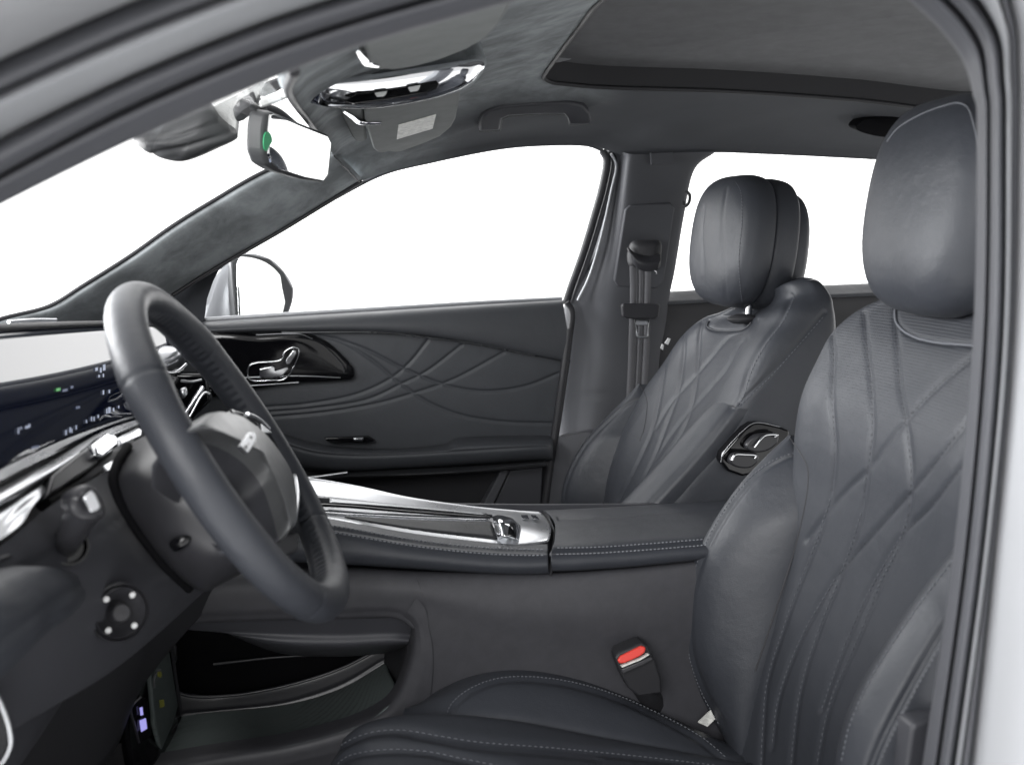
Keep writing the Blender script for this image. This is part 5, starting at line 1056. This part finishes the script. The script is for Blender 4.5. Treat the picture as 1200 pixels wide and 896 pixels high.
# switch panel on the inner side
spn = [(844.5, 541), (847, 531), (873, 502), (882, 496), (890, 495), (914, 500), (926, 505), (924, 515), (886, 551), (878, 556.5), (870, 558), (853, 552)]
hsw = [hit(tp, *q) for q in spn]
swl = [P(a, b, 1.425) for a, b in spn]
sp0 = panel('switch_panel', swl, .03, m_gloss, pas, bev=.004)
tube('switch_rim', [p+np.array([0, -.0005, 0]) for p in swl[:6]], .0006, m_satin, sp0, n=40, ns=8)
def knob_(pts, y=1.412): return panel('seat_switch', L(pts, y), .012, m_column, sp0, bev=.003, smooth=30)
k1 = knob_([(855, 541), (860, 532), (872, 531), (888, 532), (889, 540), (880, 548), (862, 547)])
k2 = knob_([(874, 524), (884, 511), (898, 508), (912, 509), (912, 518), (900, 528), (884, 530)])
tube('switch_edge', L([(858, 539), (861, 533), (873, 532.5), (886, 534), (884, 537)], 1.408), .0022, m_chrome, k1, n=24, ns=8)
tube('switch_edge', L([(884, 524), (892, 514), (897, 510), (911, 509.5), (907, 512)], 1.408), .0022, m_chrome, k2, n=24, ns=8)
# headrest with wings
pg = [[(825, 244), (823, 270), (824, 300), (828, 340)], [(851, 222), (847, 250), (847, 290), (851, 350)]]
HP = np.array([.752, 1.668, P(850, 283, 1.668)[2]])
ph = head_rest(pas, HP, .055, .16, 0.248, .236, m_leather, grooves=pg, yaw=.02)
th_ = bvh(ph[0])
stitches('headrest_stitching', th_, [[(862, 213), (868, 224), (870, 254), (866, 304), (868, 340), (870, 354)]], m_stitch, ph[0], step=.006, ln=.004, r=.0007)
for px in (867, 886):
    tube('headrest_post', [P(px, 374, 1.62)+np.array([.015, 0, 0]), P(px, 345, 1.62)+np.array([.02, 0, 0])], .006, m_chrome, pas, n=6, ns=12)
pillow('headrest_guide', L([(852, 374, 1.615), (862, 369, 1.61), (880, 369, 1.6), (888, 373, 1.595), (880, 378, 1.6), (860, 379, 1.61)]), .006, m_dark, pas, n=30, rings=6, back=.02)
for q in ([(779, 402), (783, 396), (786, 397), (783, 404)], [(774, 408), (776, 403), (778, 404), (777, 410)]):
    panel('fabric_tag', [P(a_, b_, 1.862) for a_, b_ in q], .002, m_white, pas, bev=0)
# cushion of the far seat, hidden by the console but there
patch('seat_cushion', [[(.0, 1.88, .70), (.3, 1.88, .70), (.58, 1.88, .66)], [(.0, 1.86, .80), (.3, 1.86, .82), (.56, 1.86, .78)], [(.0, 1.7, .79), (.3, 1.7, .80), (.56, 1.7, .77)], [(.0, 1.5, .80), (.3, 1.5, .82), (.56, 1.5, .78)], [(.0, 1.47, .70), (.3, 1.47, .70), (.58, 1.47, .66)]], 30, 40, m_leather, pas, thick=.03)

# ================================================================== belts
sb_ = thing('seat_belt', 'grey passenger seat belt hanging from its guide on the middle pillar', 'seat belt', P(748, 290, 1.95))
gu = pillow('belt_guide', L([(737, 290, 1.945), (741, 283, 1.94), (760, 281, 1.93), (774, 283, 1.925), (775, 300, 1.925), (772, 315, 1.925), (750, 316, 1.935), (738, 312, 1.94), (735, 302, 1.945)]), .010, m_dark, sb_, n=60, rings=8, back=.02, power=4)
patch('belt_cover', [L([(736, 289, 1.93), (744, 296, 1.925), (760, 300, 1.92), (774, 297, 1.918)]), L([(738, 295, 1.92), (746, 304, 1.912), (760, 308, 1.908), (774, 306, 1.908)]), L([(741, 308, 1.922), (748, 315, 1.915), (760, 318, 1.912), (772, 315, 1.912)])], 24, 16, m_column, sb_, thick=.004)
tube('guide_loop', L([(764, 315, 1.92), (768, 318, 1.922), (769, 321, 1.926)]), .0015, m_satin, sb_, n=20, ns=8)
wl = [(738, 312), (738.5, 330), (738.5, 357), (737, 395), (736, 430), (734, 470), (730, 540)]
wr_ = [(763, 314), (763, 330), (762, 357), (762, 395), (760, 430), (757, 470), (752, 540)]
yb = [1.925, 1.93, 1.935, 1.95, 1.962, 1.968, 1.97]
for nm, t0, t1, mm in (('webbing', 0, .30, m_web), ('webbing_stripe', .30, .42, m_webs), ('webbing', .42, .58, m_web), ('webbing_stripe', .58, .70, m_webs), ('webbing', .70, 1, m_web)):
    A_ = [P(a[0]*(1-t0)+b[0]*t0, a[1], y) for a, b, y in zip(wl, wr_, yb)]; B_ = [P(a[0]*(1-t1)+b[0]*t1, a[1], y) for a, b, y in zip(wl, wr_, yb)]
    patch(nm, [A_, B_], 40, 3, mm, sb_, thick=.0015)
panel('belt_stop', L([(729, 358), (731, 355.5), (772, 356), (774, 358), (772, 371), (767, 374), (734, 373), (730, 370)], 1.925), .012, m_column, sb_, bev=.003)
tn = [L([(744, 375), (760, 375), (758.5, 393), (756.5, 395), (748.5, 395), (746.5, 393)], 1.928)]
tube('belt_tongue', tn[0], .0024, m_satin, sb_, n=60, ns=8, closed=True, smooth=False)
panel('tongue_plate', L([(745, 376), (759.5, 376), (759, 381), (746, 381)], 1.928), .003, m_satin, sb_, bev=.001)

bu = thing('belt_buckle', 'black seat belt buckle with a red push button beside the driver cushion', 'buckle', P(750, 800, 1.2))
bb = panel('buckle_body', L([(721, 771, 1.130), (724, 765, 1.133), (752, 752.5, 1.133), (759, 757, 1.130), (768, 774, 1.130), (775, 795, 1.133), (776, 812, 1.135), (748, 816, 1.135), (736, 806, 1.133), (728, 790, 1.130)]), .022, m_dark, bu, bev=.003)
panel('push_button', L([(723.5, 773, 1.126), (727, 768, 1.128), (751, 756, 1.128), (757, 758, 1.126), (756, 764, 1.125), (750, 768.5, 1.124), (732, 776.5, 1.124), (726, 777, 1.125)]), .006, m_red, bu, bev=.002)
panel('buckle_slot_plate', L([(728, 780, 1.124), (750, 771.5, 1.123), (760, 765.5, 1.124), (761, 767, 1.124), (751, 773, 1.123), (729, 782, 1.123)]), .006, m_label, bu, bev=.0004)
panel('buckle_collar', L([(728, 784, 1.124), (752, 774, 1.123), (763, 769, 1.123), (766, 772, 1.123), (753, 779, 1.122), (730, 789, 1.123)]), .006, m_column, bu, bev=.001)
tube('buckle_stalk', [P(752, 800, 1.15), P(775, 835, 1.2), P(800, 865, 1.2)], .016, m_dark, bu, n=16, ns=12, flat=((0, 1, 0), 1.0))
panel('belt_label', L([(818, 846, 1.16), (833, 832, 1.15), (838, 842, 1.15), (829, 851, 1.16)]), .002, m_label, bu, bev=0)
